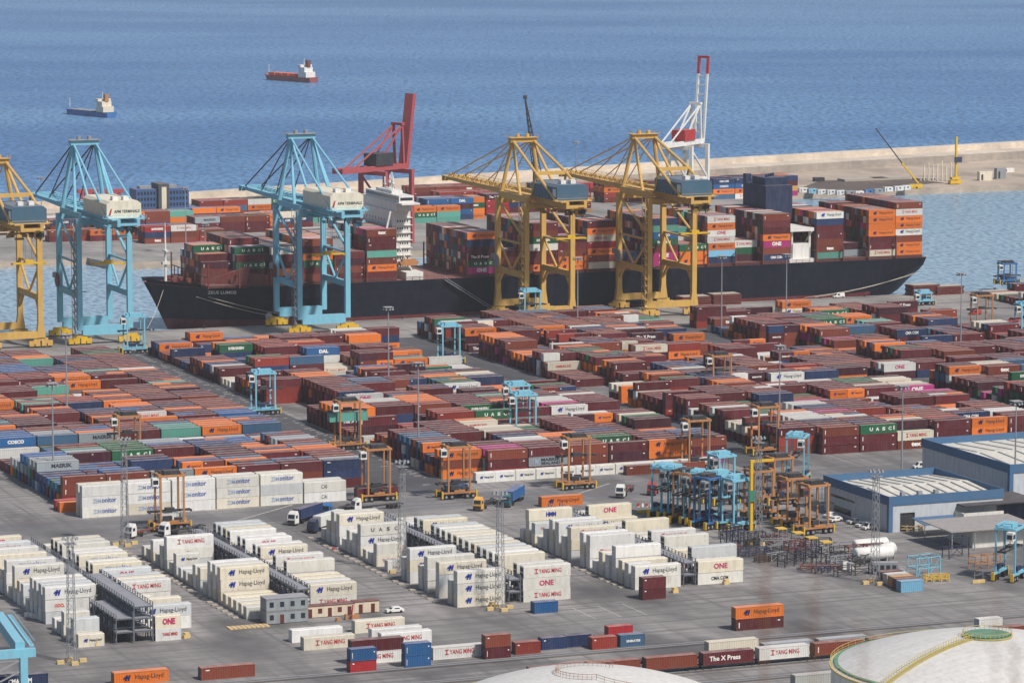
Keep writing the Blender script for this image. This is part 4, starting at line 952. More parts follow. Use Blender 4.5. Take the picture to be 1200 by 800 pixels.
def rcrane(label, px, py, yaw, col, housecol, hp, hb, w, red_tip=None, lattice=False):
    u, v = at(px, py); t = thing('ship_to_shore_crane', label, 'crane', u, v, 0, yaw, 'raised boom cranes across the basin')
    g = 18.0
    for x in (-w / 2, w / 2):
        for y in (-g / 2, g / 2): b = MB(); b.box(x - .9, x + .9, y - .9, y + .9, 1, hp); b.build('leg', col, t)
    b = MB()
    for y in (-g / 2, g / 2): b.box(-w / 2 + .95, w / 2 - .95, y - .8, y + .8, 2, 4); b.box(-w / 2 + .95, w / 2 - .95, y - .8, y + .8, hp - 2, hp)
    b.build('sill_beam', col, t)
    b = MB()
    for x in (-w / 2, w / 2): b.bar((x, -g / 2, hp - 2), (x, g / 2, 14), .8); b.box(x - .6, x + .6, -g / 2 + 1, g / 2 - 1, 13, 14.5)
    b.build('diagonal_brace', col, t)
    b = MB()
    for x in (-2.6, 2.6): b.box(x - .6, x + .6, -g / 2 - 24, g / 2 + 3, hp + .02, hp + 2.4)
    for k in range(12): b.box(-2, 2, -g / 2 - 24 + k * 4, -g / 2 - 23.4 + k * 4, hp + .3, hp + 2)
    b.build('girder', col, t)
    b = MB(); y0 = g / 2 + 3; top = Vector((0, y0 + 5, hp + hb)); bot = Vector((0, y0, hp + 1))
    if lattice:
        for x in (-2.6, 2.6): b.bar(bot + Vector((x, 0, 0)), bot.lerp(top, .8) + Vector((x, 0, 0)), 1.1)
        for k in range(1, 8): b.bar(bot.lerp(top, k / 9) + Vector((-2.2, 0, 0)), bot.lerp(top, k / 9) + Vector((2.2, 0, 0)), .6)
        bo = b.build('boom', col, t); b = MB(); q = bot.lerp(top, .8)
        for x in (-2.6, 2.6): b.bar(q + Vector((x, 0, .02)), top + Vector((x, 0, 0)), 1.2)
        b.bar(top + Vector((-3.2, 0, 0)), top + Vector((3.2, 0, 0)), 1.2); b.build('boom_tip', M_RED, bo)
    else:
        b.bar(bot, top, 5.0, 2.0); b.build('boom', col, t)
    b = MB(); ap = hp + 20
    for x in (-2.6, 2.6): b.bar((x, g / 2, hp + 2), (x, g / 2 - 1, ap), 1.0); b.bar((x, -g / 2, hp + 2), (x, g / 2 - 1, ap), .7); b.bar((x, -g / 2 - 16, hp + 2), (x, g / 2 - 1, ap), .6)
    b.box(-3.4, 3.4, g / 2 - 2, g / 2, ap, ap + 1.2); b.build('apex_frame', col, t)
    b = MB(); b.box(-3.8, 3.8, -g / 2 - 2, g / 2 - 8, hp + 2.5, hp + 8); b.build('machinery_house', housecol, t)
    return t
rcrane('faded red dock crane across the basin with its thick boom raised', 453, 288, R(-62), M_CRED, M_DARK, 35, 34, 15)
rcrane('white dock crane with red raised boom tip near the breakwater', 806, 240, R(-52), M_WHITE, M_RED, 31, 44, 13, lattice=True)
# lattice mobile harbour crane
u, v = at(627, 232); t = thing('mobile_crane', 'dark lattice boom mobile crane behind the yellow quay cranes', 'crane', u, v)
b = MB(); b.box(-6, 6, -3, 3, 1, 3.2); b.box(-4, 3, -2.4, 2.4, 3.3, 8); b.tube((0, 0, 8), (0, 0, 20), 1.2); b.build('carriage', M_DARK, t)
b = MB(); A, B_ = Vector((1, 0, 14)), Vector((-4, 4, 52))
for i in range(12):
    p, q = A.lerp(B_, i / 12), A.lerp(B_, (i + 1) / 12); w0 = 1.7 * (1 - i / 13); w1 = 1.7 * (1 - (i + 1) / 13)
    c0 = [p + Vector(s) for s in ((-w0, -w0, 0), (w0, -w0, 0), (w0, w0, 0), (-w0, w0, 0))]; c1 = [q + Vector(s) for s in ((-w1, -w1, 0), (w1, -w1, 0), (w1, w1, 0), (-w1, w1, 0))]
    for k in range(4): b.bar(c0[k], c1[k], .35); b.bar(c0[k], c1[(k + 1) % 4], .22)
b.box(B_.x - .8, B_.x + .8, B_.y - .8, B_.y + .8, 51.6, 53.5); b.build('boom', M_DARK, t)
# pair of red gantries seen beyond the blue crane
for k, (px, lab) in enumerate(((103, 'small red gantry leg pair behind the leftmost blue crane'), (133, 'second small red gantry right behind the leftmost blue crane'))):
    u, v = at(px, 262); t = thing('red_gantry', lab, 'gantry', u, v); b = MB()
    for x in (-3, 3): b.box(x - .7, x + .7, -.7, .7, 0, 15)
    b.build('leg', M_CRED, t); b = MB(); b.box(-5, 5, -1, 1, 15.01, 16.8); b.box(-1.5, 1.5, -1, 1, 12, 15); b.build('beam', M_CRED, t)

# ------------------------------------------------------------------ straddle carriers
def carrier(u, v, label, col, yaw=0.0, H=13.5, L=9.6, Wd=5.0, load=None, cabcol=None):
    t = thing('straddle_carrier', label, 'straddle carrier', u, v, 0, yaw, None)
    hw = Wd / 2
    for s_ in (-1, 1):
        for x in (-L / 2 + 1.6, L / 2 - 1.6):
            b = MB(); b.box(x - .24, x + .24, s_ * hw - .2, s_ * hw + .2, 2.05, H); b.build('leg', col, t)
        b = MB(); b.box(-L / 2, L / 2, s_ * hw - .35, s_ * hw + .35, 1.6, 2.04); b.box(-1.6, 1.6, s_ * hw - .42, s_ * hw + .42, 2.05, 2.7); b.build('side_frame', col, t)
        for x in (-L / 2 + .8, -L / 2 + 2.5, L / 2 - 2.5, L / 2 - .8):
            b = MB(); b.tube((x, s_ * hw - .42, .78), (x, s_ * hw + .42, .78), .78, 14); w_ = b.build('wheel', M_BLACK, t)
            b = MB(); b.tube((x, s_ * (hw + .43), .78), (x, s_ * (hw + .46), .78), .36, 10); b.build('rim', M_STEEL, w_)
        for x in (-L / 2 - .25, L / 2 + .25):
            b = MB(); b.box(x - .2, x + .2, s_ * hw - .4, s_ * hw + .4, .3, 2.3); b.build('guard', M_YEL, t)
    b = MB()
    for s_ in (-1, 1): b.box(-L / 2 + 1, L / 2 - 1, s_ * hw - .3, s_ * hw + .3, H + .01, H + .55)
    for x in (-L / 2 + 1.6, L / 2 - 1.6): b.box(x - .4, x + .4, -hw + .42, hw - .42, H + .1, H + .75)
    b.build('top_frame', col, t)
    b = MB(); b.box(-1.8, 2.2, -1.2, 1.2, H + .2, H + 1.5); b.tube((-L / 2 + 2.4, -.9, H + .9), (-L / 2 + 2.4, .9, H + .9), .5, 10); b.tube((L / 2 - 2.4, -.9, H + .9), (L / 2 - 2.4, .9, H + .9), .5, 10); b.box(-3.2, 3.4, hw - .4, hw + .3, H + .82, H + 1.3); b.build('winch_deck', M_DARK if col is not M_CBLUE else M_CBLUE, t)
    b = MB()
    for s_ in (-1, 1): b.box(-L / 2 + 2.2, -.2, s_ * hw - .5, s_ * hw + .5, 2.71, 3.9); b.box(.6, L / 2 - 2.2, s_ * hw - .45, s_ * hw + .45, 2.71, 3.4)
    b.build('engine_pack', M_DARK if label.startswith('orange') else M_NAVY, t)
    cb = MB(); x = -L / 2 + .3; cb.box(x - .9, x + .9, -hw - .2, -hw + 1.5, H - 2.2, H - .05); cbo = cb.build('operator_cab', cabcol or M_WHITE, t)
    cb = MB(); cb.box(x - .95, x - .91, -hw, -hw + 1.3, H - 1.7, H - .6); cb.box(x - .7, x + .7, -hw - .25, -hw - .21, H - 1.7, H - .6); cb.build('window', M_GLASS, cbo)
    zs = (load[0] + HD + .4) if load else H - 5
    b = MB(); b.box(-5.6, 5.6, -1.05, -.8, zs, zs + .35); b.box(-5.6, 5.6, .8, 1.05, zs, zs + .35); b.box(-5.9, -5.5, -1.15, 1.15, zs - .2, zs + .35); b.box(5.5, 5.9, -1.15, 1.15, zs - .2, zs + .35); b.box(-1.2, 1.2, -.78, .78, zs + .36, zs + 1.0); sp = b.build('spreader', M_DARK, t)
    b = MB()
    for x in (-L / 2 + 2.4, L / 2 - 2.4):
        for y in (-.8, .8): b.tube((x, y, zs + .3), (x, y, H + .6), .06, 4)
    b.build('hoist_ropes', M_DARK, sp)
    b = MB(); x = L / 2 - 1.6
    for k in range(int((H - 3) / .6)): b.box(x - .75, x - .3, -hw - .32, -hw - .28, 2.6 + k * .6, 2.68 + k * .6)
    b.box(x - .78, x - .72, -hw - .33, -hw - .27, 2.2, H); b.build('ladder', M_STEEL, t)
    if load:
        bx = bpy.data.objects; lt = thing('shipping_container', load[3], 'shipping container', u, v, load[0], yaw)
        off = Matrix.Rotation(QA + yaw, 4, 'Z') @ Vector((-load[2] / 2, -CWID / 2, 0)); lt.location = Vector(W(u, v, load[0])) + off
        c4 = (*lin(PAL[load[1]]), 1)
        for nm_, me_ in (('body', cmesh('dry', load[2])), ('door', cmesh('door', 1))): o = bpy.data.objects.new(nm_, me_); o.parent = lt; o.color = c4; COL.objects.link(o)
    return t
def car_px(px, py, *a, **k): u, v = at(px, py); return carrier(u, v, *a, **k)
HA = 14.2
carrier(349.5, 965.5, 'orange straddle carrier lifting a maroon container beside the white front stacks', M_ORG, load=(.9, 'maroon', L40, 'maroon container carried low by the orange straddle carrier'), H=HA)
carrier(371.5, 961, 'orange straddle carrier carrying a short blue container on the cross road', M_ORG, load=(1.0, 'blue', L20, 'short blue container carried inside the orange straddle carrier'), H=HA)
carrier(408.5, 963, 'orange straddle carrier standing empty before the orange emblem containers', M_ORG, H=HA)
carrier(454, 981, 'orange straddle carrier over the short white row, right end of second block', M_ORG, H=HA)
carrier(484.5, 998, 'orange straddle carrier at the front left corner of the third block', M_ORG, H=HA)
carrier(283.5, 944, 'orange straddle carrier setting a white box on a truck, lower left', M_ORG, H=HA, load=(1.6, 'white', L20, 'short white container being set down by the orange carrier'))
carrier(372.5, 1054, 'orange straddle carrier holding a green container high beside the second block', M_ORG, H=HA, load=(8.6, 'teal', L40, 'pale green container held high in the orange straddle carrier'))
carrier(303, 1051, 'orange straddle carrier working between the rows of the leftmost block', M_ORG, H=HA)
carrier(521, 1108, 'orange straddle carrier working between the rows of the third block', M_ORG, H=HA)
carrier(688, 1232, 'orange straddle carrier driving on the open quay at the right edge', M_ORG, H=13.5)
carrier(371.5, 1132, 'light blue straddle carrier in the road left of the second block', M_CBLUE, H=13.0, load=None)
carrier(470.5, 1224, 'light blue straddle carrier between second and third blocks near the ship', M_CBLUE, H=13.0)
carrier(537.5, 1312, 'light blue straddle carrier beside the yellow quay crane feet', M_CBLUE, H=13.0)
carrier(427, 1048, 'light blue straddle carrier among the second block rows, nearer of two', M_CBLUE, H=HA)
carrier(433, 1068, 'light blue straddle carrier among the second block rows, farther of two', M_CBLUE, H=HA)
carrier(375.5, 1292, 'light blue straddle carrier beside the feet of the leftmost blue quay crane', M_CBLUE, H=13.0)
carrier(695, 1211, 'light blue straddle carrier cut by the right edge near the quay', M_CBLUE, H=12)
u, v = at(938, 566); carrier(u, v + 2, 'light blue straddle carrier standing alone before the third block', M_CBLUE, yaw=R(52), H=13.0)
u, v = at(1183, 678); carrier(u, v, 'light blue straddle carrier by the workshop canopy, lower right', M_CBLUE, yaw=R(40), H=12.6)
u, v = at(1082, 357); carrier(u, v, 'pale blue short straddle carrier standing near the ship stern', M_CBLUE, H=4.6, L=8, Wd=4.2)
u, v = at(1180, 333); carrier(u, v, 'dark blue straddle carrier silhouetted at the far right quay edge', M_BLUE, H=8.5, L=9)
# parked group before the workshop
GP = [(779, 605, M_CBLUE, 28), (790, 607, M_CBLUE, 28), (804, 612, M_ORG, 28), (817, 613, M_CBLUE, 24), (829, 618, M_BLUE, 20), (845, 590, M_CBLUE, 4), (843, 614, M_CBLUE, 10), (862, 620, M_CBLUE, 4)]
adj = ['leftmost', 'second from left', 'third from left', 'fourth from left', 'fifth from left', 'rearmost', 'sixth from left', 'nearest']
for k, (px, py, c_, yw_) in enumerate(GP):
    u, v = at(px, py); carrier(u, v, '%s parked straddle carrier, %s of the tight group by the workshop' % ({M_CBLUE: 'light blue', M_ORG: 'orange', M_BLUE: 'mid blue'}[c_], adj[k]), c_, yaw=R(yw_ + 8), H=13.2, L=8.4, cabcol=M_STEEL)
for k, (px, py, yw_, lab) in enumerate(((889, 606, 6, 'orange straddle carrier parked behind the yellow hoist post'), (928, 615, 4, 'orange straddle carrier parked left of the white cars'), (953, 624, 8, 'orange straddle carrier parked nearest the tangled steel frames'), (912, 590, 6, 'weathered orange straddle carrier farthest back in the parked row'))):
    u, v = at(px, py); carrier(u, v, lab, M_ORG, yaw=R(yw_), H=12.6, L=9, cabcol=M_MARO)
u, v = at(880, 622); t = thing('hoist_post', 'tall yellow jib hoist post beside the parked carriers', 'hoist', u, v)
b = MB(); b.box(-.38, .38, -.38, .38, 0, 19); b.build('post', M_YEL, t); b = MB(); b.box(.4, 6.4, -.3, .3, 18.3, 19); b.build('jib', M_YEL, t); b = MB(); b.box(-.9, .9, -.8, -.56, 8, 11); b.build('control_box', M_GREEN, t)

# ------------------------------------------------------------------ lorries, vans, cars
def wheel(b, x, y, r=.5, w=.3): b.tube((x, y - w / 2, r), (x, y + w / 2, r), r, 12)
def lorry(px, py, yaw, label, cabcol, load=None, chassis=M_DARK, trailer=True):
    u, v = at(px, py); t = thing('lorry', label, 'lorry', u, v, 0, yaw)
    c = empty('cab', 0, 0); c.parent = t; c.location = (0, 0, 0); c.rotation_euler = (0, 0, 0)
    b = MB(); b.hexa([(0, -1.25, .6), (2.2, -1.25, .6), (2.2, 1.25, .6), (0, 1.25, .6)], [(.12, -1.2, 2.1), (2.2, -1.2, 2.1), (2.2, 1.2, 2.1), (.12, 1.2, 2.1)]); b.hexa([(.12, -1.2, 2.1), (2.2, -1.2, 2.1), (2.2, 1.2, 2.1), (.12, 1.2, 2.1)], [(.45, -1.15, 3.2), (2.2, -1.15, 3.2), (2.2, 1.15, 3.2), (.45, 1.15, 3.2)])
    b.hexa([(.6, -1.1, 3.2), (2.1, -1.1, 3.2), (2.1, 1.1, 3.2), (.6, 1.1, 3.2)], [(1.3, -1.0, 3.8), (2.1, -1.0, 3.8), (2.1, 1.0, 3.8), (1.3, 1.0, 3.8)]); b.build('cab_shell', cabcol, c)
    b = MB(); b.hexa([(.08, -1.0, 2.0), (.1, -1.0, 2.0), (.1, 1.0, 2.0), (.08, 1.0, 2.0)], [(.36, -1.0, 3.0), (.4, -1.0, 3.0), (.4, 1.0, 3.0), (.36, 1.0, 3.0)]); b.build('windscreen', M_GLASS, c)
    b = MB(); b.box(.6, 1.5, -1.26, -1.22, 2.0, 2.8); b.box(.6, 1.5, 1.22, 1.26, 2.0, 2.8); b.build('side_window', M_GLASS, c)
    b = MB(); b.box(-.06, -.01, -1.1, 1.1, .7, 1.5); b.build('grille', M_DARK, c)
    b = MB(); b.box(.2, 6, -.5, .5, .7, 1.0)
    if trailer: b.box(3.2, 15.5, -.6, -.35, 1.05, 1.35); b.box(3.2, 15.5, .35, .6, 1.05, 1.35); [b.box(x, x + .3, -1.2, 1.2, 1.05, 1.33) for x in (3.3, 7, 11, 15.1)]
    b.build('chassis', chassis, t)
    for x in (1.1, 4.6) + ((11.6, 12.9, 14.2) if trailer else ()):
        b = MB(); wheel(b, x, -1.0); wheel(b, x, 1.0); b.box(x - .08, x + .08, -1.1, 1.1, .42, .58); b.build('axle_wheels', M_BLACK, t)
    if load:
        lt = thing('shipping_container', load[2], 'shipping container', u, v, 1.36, yaw); lt.location = Vector(W(u, v, 1.36)) + Matrix.Rotation(QA + yaw, 4, 'Z') @ Vector((3.2 + (12.2 - load[1]) / 2, -1.22, 0))
        c4 = (*lin(PAL.get(load[0], '#ddd')), 1)
        for nm_, me_ in (('body', cmesh('dry' if load[0] != 'white' else 'reef', load[1])), ('door', cmesh('door', 1))): o = bpy.data.objects.new(nm_, me_); o.parent = lt; o.color = c4; COL.objects.link(o)
M_TEAL = paint('teal_cab', '#25606a'); M_LC = paint('yellow_cab', '#d9a24a')
lorry(150, 631, R(36), 'white lorry with empty maroon trailer standing left of another white lorry', M_WHITE, chassis=M_MARO)
lorry(189, 629, R(28), 'white lorry with empty trailer by the lower left straddle carrier', M_WHITE)
lorry(341, 616, R(42), 'white lorry hauling a dark navy container near the site', M_WHITE, ('navy', L40, 'dark navy container on the white lorry'))
lorry(364, 625, R(40), 'dark navy lorry hauling a white container beside the navy one', M_NAVY, ('white', L40, 'white container on the dark navy lorry'))
lorry(381, 606, R(44), 'blue lorry cab half hidden behind white containers', M_BLUE)
lorry(413, 600, R(10), 'white lorry half hidden behind an emblem container', M_WHITE)
lorry(559, 599, R(50), 'yellow lorry with empty trailer on the cross road', M_LC)
lorry(592, 595, R(52), 'teal lorry hauling a bright blue container on the cross road', M_TEAL, ('blue', L40, 'bright blue container on the teal lorry'))
lorry(726, 584, R(55), 'white lorry with empty maroon trailer facing the camera side', M_WHITE, chassis=M_MARO)
lorry(763, 581, R(55), 'red lorry behind the leftmost parked straddle carrier', M_RED, trailer=False)
lorry(924, 570, R(60), 'yellow lorry under the lone light blue straddle carrier', M_LC, trailer=False)
lorry(105, 646, R(8), 'red lorry cab peeping behind the first white rack', M_RED, trailer=False)
def car(px, py, yaw, label, col=M_WHITE, van=False):
    u, v = at(px, py); t = thing('parked_van' if van else 'parked_car', label, 'van' if van else 'car', u, v, 0, yaw)
    b = MB(); L = 5.0 if van else 4.4; h = 1.9 if van else 1.45
    b.hexa([(0, -.88, .35), (L, -.88, .35), (L, .88, .35), (0, .88, .35)], [(.05, -.86, .9), (L - .05, -.86, .9), (L - .05, .86, .9), (.05, .86, .9)])
    a0, a1, c0, c1 = (.9, L - .05, 1.7, L - .1) if van else (1.0, L - .3, 1.8, L - 1.0)
    b.hexa([(a0, -.85, .9), (a1, -.85, .9), (a1, .85, .9), (a0, .85, .9)], [(c0, -.7, h), (c1, -.7, h), (c1, .7, h), (c0, .7, h)]); b.build('car_body', col, t)
    b = MB(); b.hexa([(a0 + .05, -.75, .98), (a0 + .1, -.75, .98), (a0 + .1, .75, .98), (a0 + .05, .75, .98)], [(c0 - .12, -.65, h - .1), (c0 - .06, -.65, h - .1), (c0 - .06, .65, h - .1), (c0 - .12, .65, h - .1)]); b.build('windscreen', M_GLASS, t)
    b = MB(); b.box(c0 + .1, (c0 + 1.0 if van else c1 - .2), -.86, -.78, 1.0, h - .2); b.box(c0 + .1, (c0 + 1.0 if van else c1 - .2), .78, .86, 1.0, h - .2); b.build('side_window', M_GLASS, t)
    for x in (.85, L - .85):
        for y in (-.8, .8): b = MB(); wheel(b, x, y, .33, .2); b.build('wheel', M_BLACK, t)
    return t
car(966, 607, R(20), 'white car parked behind the orange carrier legs'); car(972, 612, R(20), 'white estate car parked beyond the orange carrier, right of another')
car(994, 614, R(14), 'white car leftmost of three before the workshop wall'); car(1004, 618, R(16), 'white car in the middle of three before the workshop wall'); car(1011, 621, R(18), 'white van rightmost of three before the workshop wall', van=True)
car(514, 378, R(-5), 'white car on the quay beside the ship gangway'); car(976, 349, R(0), 'white van on the quay under the ship stern', van=True); car(1070, 549, R(0), 'white van behind the low workshop roof', van=True)
car(1101, 372, R(0), 'small white van near the right straddle carriers', van=True); car(1136, 369, 0, 'small red tractor by the orange quay carrier', M_RED, True); car(1180, 378, 0, 'small red tractor near the right edge', M_RED, True); car(452, 718, R(0), 'white car behind the site cabins')
car(1086, 365, 0, 'orange service vehicle below the pale blue short carrier', M_ORG)
for k in range(4): car(940 + k * 4, 576 + (k % 2) * 2, R(10), ['white car behind the yellow lorry', 'second white car behind the yellow lorry', 'third white car behind the yellow lorry', 'fourth white car behind the yellow lorry'][k]) if k < 0 else None

# ------------------------------------------------------------------ workshops
M_WALL = paint('ribbed_wall_panel', '#b9bec2', dust=.0, grime=.35, rust=0); M_WALLB = paint('light_wall_panel', '#cfcdc4', dust=0, grime=.3, rust=0)
M_FASC = paint('blue_fascia', '#44688a', dust=.05, rust=0); M_ROOF = paint('pale_roof_membrane', '#cfccc0', dust=.1, grime=.5, rust=0); M_SKY = paint('roof_light_panel', '#6f7678', dust=.05, rust=0)
def shed(label, u0, u1, v0, v1, h, nst, door=True):
    t = thing('workshop_building', label, 'building', u0, v0, 0)
    Wx, Dy = u1 - u0, v1 - v0; b = MB(); th = .3
    b.box(0, th, 0, Dy, 0, h - 1.8); b.box(th + .01, Wx - th - .01, 0, th, 0, h - 1.8) if not door else (b.box(th + .01, 3.2, 0, th, 0, h - 1.8), b.box(7.6, Wx - th - .01, 0, th, 0, h - 1.8), b.box(3.21, 7.59, 0, th, 5, h - 1.8))
    b.box(Wx - th, Wx, 0, Dy, 0, h - 1.8); b.box(th + .01, Wx - th - .01, Dy - th, Dy, 0, h - 1.8)
    k = 0
    while k < Dy: b.box(-.06, -.005, k, k + .12, 0, h - 1.8); k += 2.4
    b.build('wall', M_WALL, t)
    b = MB(); e = .25
    b.box(-e, .12, -e, Dy + e, h - 1.79, h + .6); b.box(Wx - .12, Wx + e, -e, Dy + e, h - 1.79, h + .6); b.box(.13, Wx - .13, -e, .12, h - 1.79, h + .6); b.box(.13, Wx - .13, Dy - .12, Dy + e, h - 1.79, h + .6)
    b.box(-e - .05, .9, -e - .05, .9, 0, h - 1.8); b.build('fascia', M_FASC, t)
    b = MB(); zr = h - .9; xm = Wx * .5
    b.quad((.13, .13, zr - .4), (Wx - .13, .13, zr - .4), (Wx - .13, Dy / 2, zr + .9), (.13, Dy / 2, zr + .9)); b.quad((.13, Dy / 2, zr + .9), (Wx - .13, Dy / 2, zr + .9), (Wx - .13, Dy - .13, zr - .4), (.13, Dy - .13, zr - .4)); rf = b.build('roof', M_ROOF, t)
    for k in range(nst):
        x = Wx * (k + .7) / (nst + .4); w_ = .55
        b = MB(); 
        for ya, yb in ((1.5, Dy / 2 - 1), (Dy / 2 + 1, Dy - 1.5)):
            z = lambda y: zr - .4 + 1.3 * (1 - abs(y - Dy / 2) / (Dy / 2)) + .04
            b.hexa([(x, ya, z(ya)), (x + w_, ya, z(ya)), (x + w_, yb, z(yb)), (x, yb, z(yb))], [(x, ya, z(ya) + .1), (x + w_, ya, z(ya) + .1), (x + w_, yb, z(yb) + .1), (x, yb, z(yb) + .1)])
        b.build('roof_light', M_SKY, rf)
    for k in range(3): b = MB(); b.box(Wx * .2 + k * 5, Wx * .2 + k * 5 + 1.2, 6, 7.2, zr - .1, zr + 1.3); b.build('roof_vent', M_STEEL, rf)
    if door:
        b = MB(); b.box(3.3, 7.5, .35, .4, 0, 4.95); b.build('doorway', M_DARK, t)
        b = MB(); b.box(-.09, -.07, 20, 34, 4.6, 5.2); b.build('window_strip', M_GLASS, t); b = MB(); b.box(-.09, -.07, 22, 32, .8, 2.4); b.build('window_strip', M_GLASS, t)
    return t
shed('low workshop with pale striped roof and deep blue fascia', 457.5, 491.5, 867, 905, 9, 9)
shed('taller workshop at right edge with blue fascia and pale striped roof', 501, 570, 880, 930, 13, 12, door=False)
# yard between: retaining wall and dark opening
t = thing('loading_bay', 'pale walled loading bay between the two workshops', 'building', 477, 862)
b = MB(); b.box(0, 12, 0, .5, 0, 4.6); b.box(0, .5, .51, 5, 0, 4.6); b.build('wall', M_WALLB, t); b = MB(); b.box(.6, 24, .6, 17, 6.2, 6.5); b.build('roof', M_DARK, t); b = MB(); b.box(12.6, 23.9, 5, 5.4, 0, 6.15); b.build('shutter', M_NAVY, t)
u, v = at(1108, 652); t = thing('canopy_shelter', 'open sided workshop canopy with grey sheet roof beside the blue carrier', 'shelter', 459, 836)
b = MB(); b.hexa([(0, 0, 5.0), (26, 0, 5.0), (26, 17, 5.4), (0, 17, 5.4)], [(0, 0, 5.2), (26, 0, 5.2), (26, 17, 5.6), (0, 17, 5.6)]); b.build('roof', paint('grey_sheet_roof', '#8d8b88', grime=.5), t)
b = MB(); b.box(8, 8.3, 3, 16.5, 0, 5.05); b.box(8.31, 25.8, 3, 3.3, 0, 4.98); b.build('wall', M_WALLB, t)
for x in (.4, 7): b = MB(); b.box(x, x + .25, .3, .55, 0, 4.98); b.build('post', M_STEEL, t)
t = thing('lean_to_roof', 'dark blue lean-to roof between canopy and low workshop', 'shelter', 462, 856); b = MB(); b.hexa([(0, 0, 3.4), (12, 0, 3.4), (12, 7, 4.2), (0, 7, 4.2)], [(0, 0, 3.6), (12, 0, 3.6), (12, 7, 4.4), (0, 7, 4.4)]); b.build('roof', M_FASC, t)
for x in (.3, 11): b = MB(); b.box(x, x + .2, .3, .5, 0, 3.38); b.build('post', M_STEEL, t)
for k, (px, py, c_, lab) in enumerate(((1092, 612, M_WHITE, 'tall white cabinet against the low workshop front wall'), (1110, 618, M_WHITE, 'large pale silo box at the corner of the low workshop'), (1100, 615, M_BLUE, 'blue cabinet between white boxes at the workshop front'))):
    u, v = at(px, py); t = thing('plant_cabinet', lab, 'cabinet', u, v); b = MB(); b.box(0, 2.2 + k % 2, 0, 2, .2, 5 + (k == 1) * 1.5); b.build('casing', c_, t); b = MB(); b.box(.5, 1, -.04, -.01, 1, 2); b.build('panel', M_DARK, t)
# machinery clutter before the canopy
def frame_stack(u, v, yaw, L, D, H, col, label, name='steel_frame', levels=3, cat='steel frame', bays=3):
    t = thing(name, label, cat, u, v, 0, yaw); b = MB()
    for k in range(bays + 1):
        x = L * k / bays
        for y in (0, D): b.box(x - .1, x + .1, y - .1, y + .1, 0, H)
    b.build('post_set', col, t); b = MB()
    for j in range(levels):
        z = H * (j + 1) / levels - .2
        for y in (0, D): b.box(-.1, L + .1, y - .09, y + .09, z, z + .18)
        for k in range(bays + 1): b.box(L * k / bays - .09, L * k / bays + .09, .1, D - .1, z, z + .17)
    b.build('rail_set', col, t); b = MB()
    for k in range(bays): b.bar((L * k / bays, 0, .2), (L * (k + 1) / bays, 0, H - .2), .1); b.bar((L * k / bays, D, H - .2), (L * (k + 1) / bays, D, .2), .1)
    b.build('brace_set', col, t); return t
u, v = at(1074, 678); frame_stack(u, v, R(6), 7, 4, 5.2, M_CBLUE, 'light blue tubular steel frame standing by the small box row', levels=2, bays=2)
u, v = at(1085, 682); frame_stack(u, v, R(-10), 6, 2, 1.8, M_YEL, 'low yellow steel frame in front of the light blue one', levels=2, bays=3)
u, v = at(1143, 668); frame_stack(u, v, R(5), 7.5, 3, 3.4, M_ORG, 'orange rack of spare parts before the canopy', levels=2, bays=2)
u, v = at(1112, 655); frame_stack(u, v, R(5), 6, 3, 5.5, M_NAVY, 'dark blue two storey steel stand beside the canopy', levels=2, bays=1)
u, v = at(1045, 622); frame_stack(u, v, R(-35), 8, 2.4, 1.6, M_WOOD, 'long low pallet rack of timber before the low workshop', levels=2, bays=4)
# spreaders and scrap frames heap
hr = random.Random(11); names = ['dark spreader frame', 'grey gantry frame', 'rusty spreader frame']
for k in range(26):
    px = 852 + (k % 9) * 18 + hr.uniform(-5, 5); py = 632 + (k % 9) * 3.2 + (k // 9) * 10 + hr.uniform(-3, 3); u, v = at(px, py)
    frame_stack(u, v, R(hr.uniform(-30, 40)), hr.uniform(5, 11), hr.uniform(2, 2.6), hr.uniform(1.2, 4.2), [M_DARK, M_STEEL, M_DARK, M_MARO, M_NAVY][k % 5], '%s, %s of the idle frames between parked carriers and white tanks' % ({0: 'dark', 1: 'grey', 2: 'dark', 3: 'rusty', 4: 'navy'}[k % 5], ordn(k + 1)), 'spreader_frame', hr.choice([1, 2, 2]), 'steel frame', hr.choice([2, 3, 4]))
for k, (px, py) in enumerate(((912, 626), (932, 631), (948, 637), (965, 642))):
    u, v = at(px, py, 3); t = thing('yellow_platform', 'yellow platform %s of four on top of the idle frames' % ordn(k + 1), 'platform', u, v, 0); b = MB(); b.box(0, 2.6, 0, 2.6, 4.2, 4.5); b.build('deck', M_YEL, t); b = MB(); [b.box(x, x + .15, y, y + .15, 0, 4.19) for x in (0, 2.4) for y in (0, 2.4)]; b.build('leg_set', M_STEEL, t)
# white cylindrical tanks and cabins
def htank(px, py, L, r, yaw, label, z0=.6, end=None):
    u, v = at(px, py); t = thing('fuel_tank', label, 'tank', u, v, 0, yaw)
    b = MB(); prof = [(0.01, 0), (r * .7, .12), (r, .5), (r, L - .5), (r * .7, L - .12), (.01, L)]; b.lathe(prof, 20)
    o = b.build('shell', M_WHITE, t, True); o.rotation_euler = (0, R(90), 0); o.location = (0, 0, z0 + r)
    b = MB()
    for x in (L * .2, L * .8): b.box(x - .2, x + .2, -r * .8, r * .8, 0, z0 + r * .4)
    b.build('cradle', M_STEEL, t)
    if end: b = MB(); b.tube((-.02, 0, z0 + r), (-.3, 0, z0 + r), r * .9, 18); b.build('end_cap', end, t)
htank(1001, 660, 11, 1.7, R(2), 'long white cylindrical tank nearest the small boxes'); htank(1000, 651, 10, 1.5, R(2), 'white cylindrical tank behind the longer one', 1.2); htank(1032, 657, 6, 1.8, R(35), 'short white tank with blue end beside the long ones', .6, M_BLUE)
